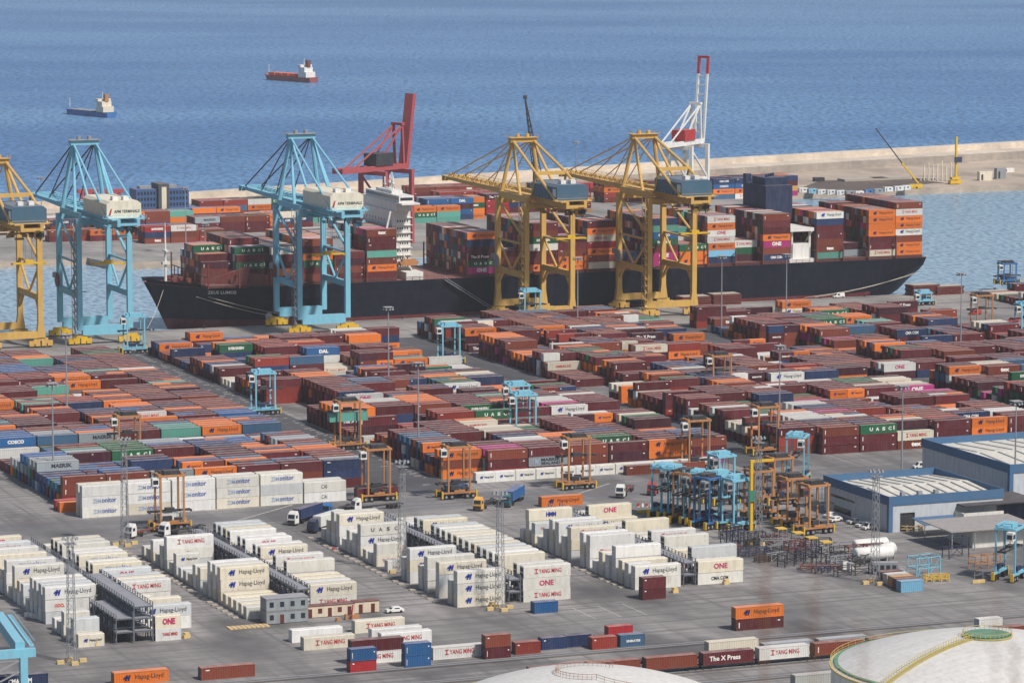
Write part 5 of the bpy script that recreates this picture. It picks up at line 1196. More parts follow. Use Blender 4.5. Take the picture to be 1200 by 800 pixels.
u, v = at(1022, 673); t = thing('generator_container', 'grey ribbed generator box in front of the white tanks', 'generator', u, v, 0, R(-22)); b = MB(); b.box(0, 6.5, 0, 2.4, .3, 3); b.build('casing', M_STEEL, t); b = MB(); [b.box(.5 + k * 1.5, 1.5 + k * 1.5, -.05, -.01, .8, 2.4) for k in range(4)]; b.build('louvre', M_DARK, t)
for k, (px, py, w_, lab) in enumerate(((988, 668, 1.6, 'small white cabinet at the left end of the tanks'), (996, 671, 1.2, 'small pale drum cabinet beside the white cabinet'), (1040, 680, 5, 'pale blue small cabin behind the box row'))):
    u, v = at(px, py); t = thing('plant_cabinet', lab, 'cabinet', u, v); b = MB(); b.box(0, w_, 0, 1.8, .1, 2.3); b.build('casing', M_WHITE if k < 2 else M_CBLUE, t); b = MB(); b.box(-.02, w_ + .05, -.05, 1.85, 2.31, 2.4); b.build('lid', M_STEEL, t)

# ------------------------------------------------------------------ reefer racks between the white stacks
def rack(u, v0, v1, w, label, H=8.4, cols=None):
    t = thing('reefer_rack', label, 'steel rack', u, v0, 0, 0, 'grey plug-in racks between the white stacks'); n = int((v1 - v0) / 4); proto = None
    for k in range(n):
        if proto is None:
            b = MB()
            for x in (0, w):
                for y in (0, 2.0): b.box(x - .1, x + .1, y - .1, y + .1, 0, H + 1)
            for z in ((2.7, 5.6, H) if H > 7 else (2.7, H)): b.box(-.1, w + .1, -.05, 2.05, z - .25, z - .1); b.box(-.06, w + .06, 0, .06, z + 1.0, z + 1.06) if z < H else None
            for x in (0, w): b.bar((x, 0, 0), (x, 2, 2.7), .08); b.bar((x, 2, 2.8), (x, 0, 5.5), .08); b.box(x - .25, x + .25, .6, 1.4, 3.4, 4.6); (b.box(x - .25, x + .25, .6, 1.4, 6.2, 7.2) if H > 7 else None)
            proto = b.build('frame_bay', M_RK, t)
        else:
            c = proto.copy(); COL.objects.link(c); c.parent = t; c.location = (0, 4 * k, 0)
    for z in ((2.7, 5.6, H) if H > 7 else (2.7, H)): b = MB(); b.box(.05, w - .05, 0, 4 * n - 2, z, z + .12); b.build('walkway', M_RK2, t)
    b = MB()
    for x in (.0, w): b.box(x - .04, x + .04, 0, 4 * n - 2, H + .95, H + 1.02); b.box(x - .04, x + .04, 0, 4 * n - 2, H + .5, H + .56)
    b.build('handrail', M_RK2, t)
M_RK = paint('rack_steel', '#5f6670', rust=.15); M_RK2 = paint('rack_grating', '#7b838c', rust=.05)
rack(233.4, 806, 852, 4.4, 'wide open grey rack between the two nearest left white stacks', 8.3); rack(233.6, 856, 912, 3.4, 'low grey rack continuing behind the wide open rack', 5.7); rack(229.2, 806, 830, 4.0, 'short extra grey rack beside the wide open one', 5.8)
rack(278.4, 824, 912, 3.2, 'grey walkway rack in the second white block behind the grey cabin', 5.7); rack(329.1, 816.5, 914, 3.0, 'grey walkway rack in the third white block', 5.7); rack(376.7, 820.5, 912, 3.2, 'grey walkway rack in the fourth white block', 5.7)
# ------------------------------------------------------------------ site cabins
M_CAB = paint('beige_cabin_wall', '#cdbfa8', rust=0); M_TRIM = paint('brown_trim', '#5e2a24', rust=0); M_GC = paint('grey_cabin_wall', '#8f9698', grime=.6)
def cabin(u, v, L, D, H, wall, trim, label, nwin, doors, storeys=1, z=0):
    t = thing('site_cabin', label, 'cabin', u, v, z)
    for s_ in range(storeys):
        b = MB(); b.box(0, L, 0, D, .15 + s_ * H, (s_ + 1) * H - .1); b.build('wall', wall, t); b = MB(); b.box(-.08, L + .08, -.08, D + .08, (s_ + 1) * H - .09, (s_ + 1) * H + .05); b.build('roof', trim, t)
        for k in range(nwin):
            x = L * (k + .5) / nwin - .5; isd = k in doors and s_ == 0
            b = MB(); b.box(x, x + (1.0 if not isd else .95), -.04, -.005, (.2 if isd else 1.0) + s_ * H, 2.2 + s_ * H); b.build('door' if isd else 'window', M_TRIM if isd else (M_GLASS if wall is M_GC else M_TRIM), t)
    return t
u, v = at(313, 732)
cabin(267.6, 814.2, 10.2, 4.6, 3.0, M_GC, M_STEEL, 'two storey grey prefab cabin with windows upstairs, near the second rack', 4, (1,), 2)
cabin(278.2, 817.5, 12.2, 2.8, 2.8, M_CAB, M_TRIM, 'beige site cabin with brown doors beside the grey cabin', 5, (0, 2, 4)); cabin(290.8, 818.5, 6.1, 2.8, 2.8, M_CAB, M_TRIM, 'short beige site cabin at the right end of the row', 2, (0, 1))
t = thing('service_bench', 'cluttered yellow and orange service equipment before the beige cabins', 'equipment', 284, 812); b = MB()
for k in range(3): b.box(k * 3.1, k * 1.6 + .9, (k % 3) * .8, (k % 3) * .8 + .8, 0, .8 + (k % 2) * .5)
b.build('crate_set', M_ORG, t); b = MB(); b.tube((4, 1, 0), (4.4, 1, 3.4), .15); b.build('hose_post', M_RED, t)
u, v = at(290, 735); t = thing('pallet_deck', 'low wooden pallet decking left of the two storey cabin', 'decking', 258, 812); b = MB(); [b.box(k * 1.1, k * 1.1 + .9, 0, 3, 0, .25) for k in range(9)]; b.build('planks', M_WOOD, t)

# ------------------------------------------------------------------ lighting masts
def mast(px, pyt, label, H=30, lattice=False, ring=True, group='floodlight masts over the yard', col=M_STEEL):
    u, v = at(px, pyt, H); t = thing('light_mast', label, 'light mast', u, v, 0, 0, group); b = MB()
    if lattice:
        w0, w1 = .9, .55
        for i in range(14):
            za, zb = H * i / 14, H * (i + 1) / 14; a = w0 + (w1 - w0) * i / 14; c = w0 + (w1 - w0) * (i + 1) / 14
            A_ = [(-a, -a, za), (a, -a, za), (a, a, za), (-a, a, za)]; C_ = [(-c, -c, zb), (c, -c, zb), (c, c, zb), (-c, c, zb)]
            for k in range(4): b.bar(A_[k], C_[k], .11); b.bar(A_[k], C_[(k + 1) % 4], .07); b.bar(C_[k], C_[(k + 1) % 4], .07)
    else: b.tube((0, 0, 0), (0, 0, H), .33, 8, .14)
    b.build('pole', col, t)
    b = MB(); b.box(-1.5, 1.5, -1.5, 1.5, H, H + .15) if not lattice else b.box(-1.3, 1.3, -1.3, 1.3, H - 1.4, H - 1.3); hd = b.build('crown', col, t)
    b = MB()
    for k in range(8):
        a = k * math.pi / 4; x, y = 1.6 * math.cos(a), 1.6 * math.sin(a); z = H - .5 if not lattice else H
        b.hexa([(x - .3, y - .3, z - .35), (x + .3, y - .3, z - .35), (x + .3, y + .3, z - .35), (x - .3, y + .3, z - .35)], [(x - .2, y - .2, z + .1), (x + .2, y - .2, z + .1), (x + .2, y + .2, z + .1), (x - .2, y + .2, z + .1)])
    b.build('floodlights', M_STEEL, hd)
    if lattice:
        for x, y in ((-2.6, 0), (0, -2.4), (2.6, .4), (0, 2.4)): b = MB(); b.box(x - .8, x + .8, y - .5, y + .5, 0, .8); b.build('base_block', M_WOOD, t)
    return t
for px, py, lat, lab in ((82, 630, 1, 'lattice light mast in front of the first white rack'), (586, 577, 1, 'lattice light mast in front of the third white rack'), (471, 540, 1, 'lattice light mast behind the third white block'), (145, 513, 1, 'lattice light mast before the left white front stacks'), (889, 512, 1, 'lattice light mast with grey crown near the yellow hoist'), (1027, 551, 1, 'lattice light mast before the low workshop'),
    (61, 449, 0, 'slim light pole in the near left block'), (77, 392, 0, 'slim light pole at the back of the left block'), (455, 360, 0, 'light pole with flat crown near the second blue quay crane'), (490, 425, 0, 'slim light pole in the second block'), (677, 302, 0, 'slim light pole between the yellow quay cranes'), (922, 298, 0, 'slim light pole standing before the ship stern half'),
    (1058, 452, 0, 'slim light pole behind the low workshop'), (1127, 320, 0, 'light pole with flat crown on the right quay'), (914, 405, 0, 'slim light pole in the third block'), (1191, 470, 0, 'slim light pole at the right edge behind the tall workshop'), (846, 300, 0, 'slim light pole beside the yellow quay crane')):
    mast(px, py, lab, 28 if lat else 30, bool(lat))
for px, py, lab in ((48, 208, 'far light pole left of the first blue crane'), (217, 220, 'far light pole before the blue office block'), (675, 166, 'far light pole against the open sea'), (240, 262, 'slim far pole by the depot')):
    mast(px, py, lab, 30)

# ------------------------------------------------------------------ flatracks piled on the quay
def flats(px0, py0, n, label):
    u, v = at(px0, py0); t = thing('flatrack_pile', label, 'flatracks', u, v)
    for k in range(n):
        b = MB(); o = .3 * (k % 2); b.box(o, 12.2 + o, 0, 2.4 * 3, k * .85, k * .85 + .55); b.box(o, o + .3, 0, 7.2, k * .85 + .56, k * .85 + .8); b.box(11.9 + o, 12.2 + o, 0, 7.2, k * .85 + .56, k * .85 + .8); b.build('flatrack', M_MARO, t)
    b = MB(); b.box(.5, 12, .4, 6.8, n * .85, n * .85 + .1); b.build('deck', M_CONC, t)
flats(800, 361, 5, 'pile of maroon flatracks on the quay right of the yellow crane, left one'); flats(836, 358, 5, 'pile of maroon flatracks on the quay, right one of the near pair')
flats(1070, 347, 5, 'pile of maroon flatracks past the ship stern'); flats(1098, 346, 4, 'second pile of maroon flatracks past the ship stern')

# ------------------------------------------------------------------ far side: office block, portacabins, works
u, v = at(160, 258); t = thing('office_building', 'dark blue office block with grey stair tower beside the breakwater', 'building', u, v)
b = MB(); b.box(0, 11, 0, 12, 5, 15); b.box(16.5, 27, 0, 12, 5, 15); b.build('wall', M_NAVYB if 'M_NAVYB' in globals() else paint('slate_blue_cladding', '#3c5b86', rust=0), t)
b = MB(); b.box(10.95, 16.45, -1.5, 11, 0, 17.5); b.box(0, 27, .5, 13, 0, 4.9); b.build('stair_tower', paint('dark_grey_cladding', '#4a4d50', rust=0), t)
b = MB(); b.box(12.6, 15, -1.56, -1.51, 1, 16); b.build('light_panel', M_CREAM, t)
for k in range(2):
    for j in range(3): b = MB(); x0 = (.8, 17.3)[k]; [b.box(x0 + i * 1.6, x0 + .9 + i * 1.6, -.06, -.01, 6.4 + j * 2.9, 8 + j * 2.9) for i in range(6)]; b.build('window_row', M_GLASS, t)
b = MB(); b.box(3, 9, 4, 9, 15.01, 16.2); b.build('roof_plant', M_STEEL, t); b = MB(); b.box(18, 22, 4, 9, 15.01, 16.4); b.build('roof_plant', M_STEEL, t)
pc = [(937, 226, M_WHITE), (948, 227, M_CBLUE), (959, 228, M_WHITE), (970, 228.5, M_WHITE), (981, 229, M_WHITE), (992, 229.5, M_STEEL), (1003, 230, M_WHITE), (1014, 228, M_BLUE), (1025, 227, M_STEEL), (1037, 225, M_WHITE), (1049, 224, M_WHITE), (1058, 223, M_WHITE)]
proto = None
for k, (px, py, m_) in enumerate(pc):
    u, v = at(px, py); t = thing('portable_cabin', 'portable cabin, %s from the left in the row along the far quay edge' % ordn(k + 1), 'cabin', u, v, 0, 0, 'portable cabins along the far quay'); b = MB(); b.box(0, 4.9, 0, 2.6, .1, 2.5); b.build('wall', m_, t); b = MB(); b.box(.6, 1.4, -.04, -.01, .3, 2.1); b.build('door', M_STEEL, t); b = MB(); b.box(2.6, 3.6, -.04, -.01, 1.2, 1.9); b.build('window', M_GLASS, t)
sheet('construction_pit', [at(935, 222), at(1000, 224), at(1105, 214), at(1060, 209), at(960, 212)], .04, ground_mat('dark_earth', (.17, .13, .10), (.14, .11, .09), (.10, .08, .07)))
for k, (px, py, L) in enumerate(((990, 213, 28), (1025, 211.5, 22), (1078, 212, 14))): u, v = at(px, py); t = thing('concrete_slab', 'pale concrete slab, %s from the left in the far works' % ordn(k + 1), 'slab', u, v); b = MB(); b.box(0, L, 0, 9, 0, 1.2); b.build('slab_body', M_CONC, t)
for k in range(16):
    px = 1083 + (k % 8) * 5.2; py = 212 - (k // 8) * 5; u, v = at(px, py); t = thing('concrete_column', 'bare concrete column, %s in the far works' % ordn(k + 1), 'column', u, v, 0, 0, 'unfinished columns in the far works'); b = MB(); b.box(-.25, .25, -.25, .25, 0, 5 + (k * 7 % 5)); b.build('shaft', M_CREAM, t); b = MB(); b.box(-.6, .6, -.6, .6, 0, .4); b.build('footing', M_CONC, t)
for k, (px, py, w_, h, lab, c_) in enumerate(((1148, 212, 8, 5, 'pale site hut at the right of the far works', M_CREAM), (1168, 210, 6, 6, 'grey framed hut at the right of the far works', M_STEEL), (1176, 202, 7, 2.2, 'white truck trailer on the far fill', M_WHITE), (1062, 192, 7, 2.4, 'small dark machine far behind on the fill', M_DARK), (955, 213, 6, 2.2, 'small dark truck left of the pit', M_DARK))):
    u, v = at(px, py); t = thing('site_hut', lab, 'hut', u, v); b = MB(); b.box(0, w_, 0, 3, 0, h); b.build('wall', c_, t); b = MB(); b.box(1, 2.2, -.05, -.01, .3, h * .7); b.build('door', M_DARK, t)
u, v = at(1072, 221); t = thing('mobile_crane', 'yellow mobile crane with long dark boom leaning left over the works', 'crane', u, v)
b = MB(); b.box(-3.5, 4, -1.4, 1.4, 1, 2.4); [b.tube((x, -1.7, .7), (x, 1.7, .7), .7, 10) for x in (-2.5, -1, 1.5, 3)]; b.build('carriage', M_YEL, t); b = MB(); b.bar((2, 0, 3), (-8, 0, 14), .8); b.build('boom_base', M_YEL, t); b = MB(); b.bar((-8, 0, 14), (-24, 0, 33), .5); b.build('boom', M_DARK, t)
u, v = at(1120, 216); t = thing('piling_rig', 'tall yellow piling rig standing in the far works', 'crane', u, v)
b = MB(); b.box(-.5, .5, -.5, .5, 2, 26); b.build('mast', M_YEL, t); b = MB(); b.box(-4, 3, -1.6, 1.6, .4, 2.2); b.box(-3, 2, -1.5, 1.5, 2.61, 4); b.build('carriage', M_YEL, t); b = MB(); b.box(-1.5, 3, -1.2, -.81, 12, 15); b.build('drive', M_NAVY, t)
# row of white lorry trailers and tank behind the bow
for k in range(5):
    px = 300 + k * 22; u, v = at(px, 241 - k * 1.6); t = thing('white_trailer', 'white trailer, %s from the left parked along the breakwater' % ordn(k + 1), 'trailer', u, v, 0, R(80), 'white trailers parked along the breakwater'); b = MB(); b.box(0, 12, -1.2, 1.2, 1.1, 3.6); b.build('box_body', M_WHITE, t); b = MB(); [b.tube((x, -1.1, .5), (x, 1.1, .5), .5, 10) for x in (2, 9, 10.5)]; b.build('wheels', M_BLACK, t)
u, v = at(190, 250); 
t = thing('pipe_bundle', 'white rolled pipes stacked at the far depot edge', 'pipes', *at(228, 281)); b = MB()
for k in range(6):
    for j in range(2): b.tube((k * 1.5 + j * .7, 0, .8 + j * 1.3), (k * 1.5 + j * .7, 6, .8 + j * 1.3), .65, 12)
b.build('pipe_stack', M_WHITE, t)
t = thing('timber_pile', 'flat pale timber pile on the far quay before the depot', 'timber', *at(254, 285)); b = MB(); [b.box(0, 14, k * 1.5, k * 1.5 + 1.3, 0, 2.6) for k in range(3)]; b.build('boards', M_WOOD, t)

# ------------------------------------------------------------------ ships at sea
def coaster(px0, py0, px1, py1, label, hullc, deckc, towerc, cargo, tc=M_WHITE):
    u0, v0 = at(px0, py0, SEA); u1, v1 = at(px1, py1, SEA); yaw = math.atan2(v1 - v0, u1 - u0); L = math.hypot(u1 - u0, v1 - v0)
    t = thing('cargo_ship', label, 'ship', u0, v0, SEA, yaw); bm = L * .085
    b = MB(); x = [0, L * .05, L * .12, L * .9, L]; hw = [(.3, .2), (bm * .7, bm * .35), (bm, bm), (bm, bm), (bm * .9, bm * .7)]; H = [L * .085, L * .08, L * .065, L * .06, L * .065]
    for i in range(4):
        for s_ in (-1, 1):
            q = [(x[i] + (L * .03 if i == 0 else 0), s_ * hw[i][1], 0), (x[i + 1], s_ * hw[i + 1][1], 0), (x[i + 1], s_ * hw[i + 1][0], H[i + 1]), (x[i], s_ * hw[i][0], H[i])]
            b.quad(*(q if s_ < 0 else q[::-1]))
        b.quad((x[i], -hw[i][0], H[i] - .3), (x[i + 1], -hw[i + 1][0], H[i + 1] - .3), (x[i + 1], hw[i + 1][0], H[i + 1] - .3), (x[i], hw[i][0], H[i] - .3))
    b.quad((L, -hw[4][1], 0), (L, hw[4][1], 0), (L, hw[4][0], H[4]), (L, -hw[4][0], H[4])); b.build('hull', hullc, t)
    b = MB()
    for k in range(4): b.box(L * (.14 + k * .14), L * (.26 + k * .14), -bm * .8, bm * .8, L * .063, L * cargo)
    b.build('hatch_cover', deckc, t)
    tw_ = MB(); h0 = L * .062
    tw_.box(L * .77, L * .93, -bm * .9, bm * .9, h0, h0 + L * .07); tw_.box(L * .77, L * .89, -bm * .8, bm * .8, h0 + L * .07, h0 + L * .13); tw_.box(L * .77, L * .84, -bm * 1.1, bm * 1.1, h0 + L * .13, h0 + L * .16); o = tw_.build('superstructure', tc, t)
    b = MB(); b.box(L * .765, L * .769, -bm, bm, h0 + L * .138, h0 + L * .152); b.build('window', M_GLASS, o)
    b = MB(); b.box(L * .86, L * .90, -bm * .3, bm * .3, h0 + L * .13, h0 + L * .22); b.build('funnel', towerc, t)
    b = MB(); b.tube((L * .06, 0, L * .08), (L * .06, 0, L * .2), L * .004, 6); b.tube((L * .8, 0, h0 + L * .16), (L * .8, 0, h0 + L * .24), L * .004, 6); b.build('mast', M_WHITE, t)
coaster(79, 133, 131, 138, 'low dark blue cargo ship with cream bridge at far left on the sea', M_BLUE, M_STEEL, M_ORG, .068, M_CREAM)
coaster(312, 93, 368, 97, 'orange decked cargo ship with white bridge far out on the sea', paint('grey_maroon_hull', '#8a4a50'), paint('orange_red_deck', '#e0562a'), M_MARO, .1, M_WHITE)

# ------------------------------------------------------------------ storage tanks in the foreground
M_DOME = paint('tank_roof_paint', '#cfcdc8', dust=.0, grime=.25, rust=.03)
def dome(u, v, r, h, rise, label, disc=True):
    t = thing('storage_tank', label, 'storage tank', u, v); n = 72
    b = MB(); b.lathe([(r, 0), (r, h)], n); b.build('tank_wall', M_WHITE, t, True)
    Rr = (r * r + rise * rise) / (2 * rise); pr = []
    for k in range(0, 25):
        x = r * (1 - k / 24); pr.append((max(.01, x), h + math.sqrt(Rr * Rr - x * x) - (Rr - rise)))
    b = MB(); b.lathe(pr, n); b.build('dome_roof', M_DOME, t, True)
    def zr(x): return h + math.sqrt(Rr * Rr - x * x) - (Rr - rise)
    b = MB(); m = 72
    for k in range(m):
        a = 2 * math.pi * k / m; c = 2 * math.pi * (k + 1) / m; p = lambda a_, z: (r * 1.005 * math.cos(a_), r * 1.005 * math.sin(a_), z)
        b.bar(p(a, h), p(a, h + 1.1), .06); b.bar(p(a, h + 1.1), p(c, h + 1.1), .08); b.bar(p(a, h + .55), p(c, h + .55), .05); b.bar(p(a, h - .1), p(c, h - .1), .5, .25)
    b.build('rim_handrail', M_RAIL, t)
    return t, zr
M_RAIL = paint('yellow_handrail', '#bdae62', rust=.3); M_RAIL2 = paint('rusty_handrail', '#a7826c', rust=.5)
n_, l_ = M_DOME.node_tree.nodes, M_DOME.node_tree.links; bs_ = n_['Principled BSDF']; src = bs_.inputs['Base Color'].links[0].from_socket
br_ = n_.new('ShaderNodeTexBrick'); tc_ = n_.new('ShaderNodeTexCoord'); l_.new(tc_.outputs['Object'], br_.inputs['Vector'])
br_.inputs['Scale'].default_value = 1; br_.inputs['Brick Width'].default_value = 9; br_.inputs['Row Height'].default_value = 2.2; br_.inputs['Mortar Size'].default_value = .07
br_.inputs['Color1'].default_value = (1, 1, 1, 1); br_.inputs['Color2'].default_value = (.93, .93, .92, 1); br_.inputs['Mortar'].default_value = (.78, .76, .73, 1)
l_.new(mixc(n_, l_, .8, src, br_.outputs[0], 'MULTIPLY'), bs_.inputs['Base Color'])
cu, cv = at(1157, 744, 20)
t, zr = dome(cu, cv, 31.5, 13.8, 6.2, 'huge white domed storage tank with green centre disc, lower right')
b = MB(); b.lathe([(.01, 20.5), (4.6, 20.4), (4.6, zr(4.6) - .1)], 32); b.build('centre_disc', M_GREEN, t)
b = MB()
for k in range(32):
    a = 2 * math.pi * k / 32; c = 2 * math.pi * (k + 1) / 32; p = lambda a_, z: (5 * math.cos(a_), 5 * math.sin(a_), z)
    b.bar(p(a, 19.6), p(a, 21.1), .07); b.bar(p(a, 21.1), p(c, 21.1), .08); b.bar(p(a, 20.1), p(c, 20.1), .3, .2)
b.build('disc_handrail', M_RAIL, t)
st = MB(); a0 = R(200)
for k in range(34):
    x0 = 31 - k * .77; x1 = x0 - .77; ang = a0; d = Vector((math.cos(ang), math.sin(ang), 0)); nrm = Vector((-d.y, d.x, 0))
    for s_ in (-.7, .7):
        p = d * x0 + nrm * s_; q = d * x1 + nrm * s_; p.z = zr(x0) + 1.15; q.z = zr(x1) + 1.15; st.bar(p, q, .08); p2 = p.copy(); p2.z -= 1.05; st.bar(p2, p, .07); q2 = q.copy(); q2.z -= 1.0; st.bar(p2, q2, .1)
    p = d * x0; q = d * x1; p.z = zr(x0) + .15; q.z = zr(x1) + .15; st.bar(p, q, .7, .08)
st.build('roof_stair', M_RAIL, t)
b = MB()
for k in range(72):
    a = 2 * math.pi * k / 72; c = 2 * math.pi * (k + 1) / 72; p = lambda a_: (30.4 * math.cos(a_), 30.4 * math.sin(a_), zr(30.4) + .06); b.bar(p(a), p(c), 1.1, .06)
b.build('rim_walkway', M_GREEN, t)
cu2, cv2 = at(690, 786, 18)
t, zr2 = dome(cu2, cv2, 34, 9, 9, 'white domed storage tank with spiral rail at the bottom centre edge')
b = MB()
for k in range(40):
    a = R(20 + k * 8); c = a + R(8); rr1 = 6.5 if k < 30 else 6.5 + (k - 30) * 1.9; rr2 = 6.5 if k < 29 else 6.5 + (k - 29) * 1.9
    p = lambda a_, q_, dz: (q_ * math.cos(a_), q_ * math.sin(a_), zr2(min(q_, 33.9)) + dz)
    b.bar(p(a, rr1, 0), p(a, rr1, 1.1), .07); b.bar(p(a, rr1, 1.1), p(c, rr2, 1.1), .09); b.bar(p(a, rr1, .6), p(c, rr2, .6), .06)
b.build('spiral_handrail', M_RAIL2, t)

# ------------------------------------------------------------------ container train
def wagon(u, v, col, L=13, load=None, lab='', k=0):
    t = thing('flat_wagon', 'flat railway wagon, ' + lab, 'wagon', u, v); b = MB(); b.box(0, L, -1.2, 1.2, 1.0, 1.25); b.box(0, L, -.2, .2, .7, .99); b.build('frame', M_DARK, t)
    for x in (1.5, L - 1.5): b = MB(); [b.tube((x + d, -.85, .7), (x + d, .85, .7), .42, 12) for d in (-.9, .9)]; b.box(x - 1.4, x + 1.4, -.9, .9, .55, .95); b.build('bogie', M_DARK, t)
TR = [('brown', L40, None), ('maroon', L40, 'xpress'), ('white', L40, 'ym'), ('brown', L40, 'stripe'), ('maroon', L40, 'stripe'), ('brown', L40, None)]
u0, v0 = at(790, 796); v0 = 732.0; u0 = at(785, 798)[0] - 3
for k in range(-2, 7):
    c_, L_, br_ = TR[k % 6]; u = u0 + k * 13.6; wagon(u, 732, None, 13, lab='%s of the loaded train by the tanks' % ordn(k + 3)); r_ = thing('shipping_container', '%s container on the %s wagon of the loaded train' % (c_, ordn(k + 3)), 'shipping container', u + .4, 732 - 1.22, 1.26, 0, 'containers on the loaded train')
    for nm_, me_ in (('body', cmesh('dry', L_)), ('door', cmesh('door', 1))) + ((('lettering', brand_mesh(br_)),) if br_ else ()): o = bpy.data.objects.new(nm_, me_); o.parent = r_; o.color = (*lin(PAL[c_]), 1); COL.objects.link(o)
    wagon(u + 6, 742, None, 13, lab='%s of the empty train behind the loaded one' % ordn(k + 3))
    if k in (1, 2, 3, 6):
        c_ = {1: 'cream', 2: 'pale grey', 3: 'pale grey', 6: 'white'}[k]; r_ = thing('shipping_container', '%s container on the %s wagon of the rear train' % (c_, ordn(k + 3)), 'shipping container', u + 6.4, 742 - 1.22, 1.26, 0)
        for nm_, me_ in (('body', cmesh('dry', L20 if k == 6 else L40)), ('door', cmesh('door', 1))): o = bpy.data.objects.new(nm_, me_); o.parent = r_; o.color = (*lin(PAL[c_]), 1); o.scale = (1, 1, .45 if k in (2, 3) else 1); COL.objects.link(o)
u, v = at(932, 806); r_ = thing('shipping_container', 'pale grey container standing left of the huge domed tank', 'shipping container', u, v)
for nm_, me_ in (('body', cmesh('dry', L40)), ('door', cmesh('door', 1))): o = bpy.data.objects.new(nm_, me_); o.parent = r_; o.color = (*lin('#a5a8a2'), 1); COL.objects.link(o)

# ------------------------------------------------------------------ blue rail gantry, lower left corner
u, v = at(28, 816); t = thing('rail_gantry_crane', 'light blue rail gantry crane corner at the lower left edge', 'gantry crane', u, v)
H = 8.6
b = MB(); b.box(-.8, .8, -.8, .8, 0, H); b.build('leg', M_CBLUE, t); b = MB(); b.box(-30, 2.6, -.7, .7, H + .01, H + 1.8); b.build('end_beam', M_CBLUE, t)
b = MB(); b.bar((-.5, .5, H + 1.9), (3.3, 34, H + 1.9), 2.0, 2.4); b.bar((2, .5, H + 2.2), (5.8, 34, H + 2.2), 1.0, .3); b.bar((2.6, .5, H + 3.3), (6.4, 34, H + 3.3), .1); b.build('main_girder', M_CBLUE, t)
b = MB(); [b.bar((-6, -.4, 1 + k * 2.4), (-1, -.4, 3.2 + k * 2.4), .3) for k in range(3)]; [b.bar((-6, -.4, 3.2 + k * 2.4), (-1, -.4, 3.2 + k * 2.4), .2) for k in range(3)]; b.build('stair', M_STEEL, t)
b = MB(); b.box(-7.5, -6.5, -.8, .8, 0, H); b.build('leg', M_CBLUE, t)
for px, py, lab in ((22, 703, 'row of white blocks beside the blue gantry girder'),): u, v = at(28, 722); t = thing('block_row', lab, 'concrete blocks', u, v, 0, R(-60)); b = MB(); [b.box(0 + k * 1.5, 1.2 + k * 1.5, 0, 1, 0, 1) for k in range(8)]; b.build('block_line', M_WHITE, t)
# barriers and loose bits
for px, py, lab in ((575, 712, 'yellow beam cluster beside the lattice mast foot'), (112, 757, 'small concrete block before the rusty short container'), (216, 748, 'timber block right of the short crimson lettered stack'), (789, 695, 'timber block right of the maroon pair'), (849, 685, 'timber block before the crimson lettered stack')):
    u, v = at(px, py); t = thing('timber_block', lab, 'block', u, v, 0, R(20)); b = MB(); b.box(0, 1.8, 0, .9, 0, .8); b.box(.3, 1.5, 0, .9, .81, 1.3); b.build('block_body', M_WOOD, t)
for k, (px, py, n_) in enumerate(((700, 597, 4), (390, 645, 2), (379, 612, 0))):
    for j in range(n_): u, v = at(px + j * 5, py + j * .0); t = thing('safety_barrier', '%s red and white barrier, %s in its line, %s' % ('plastic', ordn(j + 1), ['beside the parked carriers', 'left of the third white block', ''][k]), 'barrier', u + 12 * (k == 0), v); b = MB(); b.box(0, .55, 0, .4, 0, .9); b.build('barrier_body', M_RED if j % 2 == 0 else M_WHITE, t); b = MB(); b.box(-.1, .65, -.1, .5, 0, .12); b.build('foot', M_WHITE, t)
u, v = at(750, 602); t = thing('yellow_spreader', 'flat yellow spreader frame lying left of the parked carriers', 'spreader', u, v); b = MB(); b.box(0, 9, 0, .4, .2, .7); b.box(0, 9, 2, 2.4, .2, .7); b.build('side_beam', M_YEL, t); b = MB(); b.box(0, .4, .41, 1.99, .2, .7); b.box(8.6, 9, .41, 1.99, .2, .7); b.build('end_beam', M_YEL, t)
u, v = at(1140, 684); t = thing('road_barrier', 'short orange board barrier on the open ground, lower right', 'barrier', u, v); b = MB(); b.box(0, 3.4, 0, .3, .1, 1.0); b.build('board', M_WOOD, t); b = MB(); [b.box(x, x + .1, .1, .2, 1.01, 3) for x in (.5, 2.8)]; b.build('stake', M_STEEL, t)

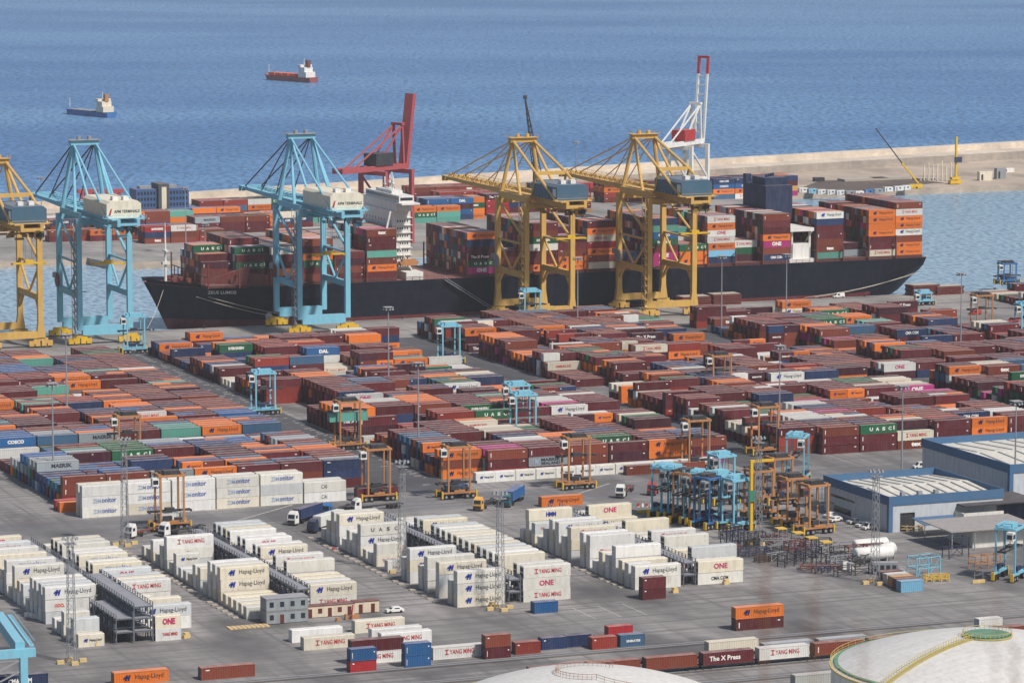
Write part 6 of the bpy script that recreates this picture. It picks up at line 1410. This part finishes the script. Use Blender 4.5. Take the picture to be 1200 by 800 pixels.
# ------------------------------------------------------------------ hilltop under the camera with dry stalks, thrown out of focus
b = MB(); b.lathe([(.01, 174.3), (3.2, 174.2), (5.5, 172.5), (26, 120), (70, 0)], 32); hill = b.build('hilltop', ground_mat('dry_hillside', (.16, .13, .08), (.12, .11, .06), (.07, .07, .04), s2=3)); struct(hill)
cdir = lambda px, py, d: Vector(((px - 600) / FPX, math.cos(PITCH) - (py - 400) / FPX * math.sin(PITCH), -math.sin(PITCH) - (py - 400) / FPX * math.cos(PITCH))) * d + Vector((0, 0, CAMH))
for k, (px, py, d, w_) in enumerate(((897, 652, 3.9, .0019), (955, 668, 4.2, .0014), (1012, 735, 4.3, .001), (1168, 690, 4.0, .0009), (1190, 755, 4.1, .0014))):
    tip = cdir(px, py, d); base = cdir(px - 18, 1000 + k * 10, d - .15); base2 = Vector((base.x - .02, base.y - .2, 173.4))
    t = bpy.data.objects.new('dry_stalk', None); COL.objects.link(t); t.location = base2; tag(t, 'blurred dry brown plant stalk close to the camera, %s from the left' % ordn(k + 1), 'plant stalk', 'blurred stalks in front of the camera')
    b = MB(); pts = [base2, base, base.lerp(tip, .5) + Vector((.006, 0, 0)), tip]
    for i in range(3): b.tube(pts[i] - base2, pts[i + 1] - base2, w_ * (1.4 - .3 * i), 6, w_ * (1.1 - .3 * i))
    b.build('stem', M_STALK, t); b = MB(); tt_ = tip - base2
    for i in range(6): q = base.lerp(tip, .72 + i * .05) - base2; b.tube(q, q + Vector((.012 * (-1) ** i, 0, .018)), w_ * .9, 5, w_ * .3)
    b.build('seed_head', M_STALK, t)
# ------------------------------------------------------------------ sea haze
hz = MB(); hz.box(-13000, 13000, -700, 16000, -14, 181)
hm = bpy.data.materials.new('haze'); hm.use_nodes = True; n = hm.node_tree.nodes; n.remove(n['Principled BSDF']); pv = n.new('ShaderNodeVolumePrincipled')
pv.inputs['Color'].default_value = (.92, .95, 1, 1); pv.inputs['Density'].default_value = .000038; pv.inputs['Anisotropy'].default_value = -.15
hm.node_tree.links.new(pv.outputs[0], n['Material Output'].inputs['Volume'])
ho = hz.build('haze', hm); ho['kind'] = 'stuff'; ho['label'] = 'pale blue sea haze'
seen = {}
for l_, ns in LAB.items():
    if len(ns) > 1: print('DUP', l_, len(ns))
    w_ = len(l_.replace(',', ' ').split())
    if w_ > 16 or w_ < 4: print('LEN', w_, l_)
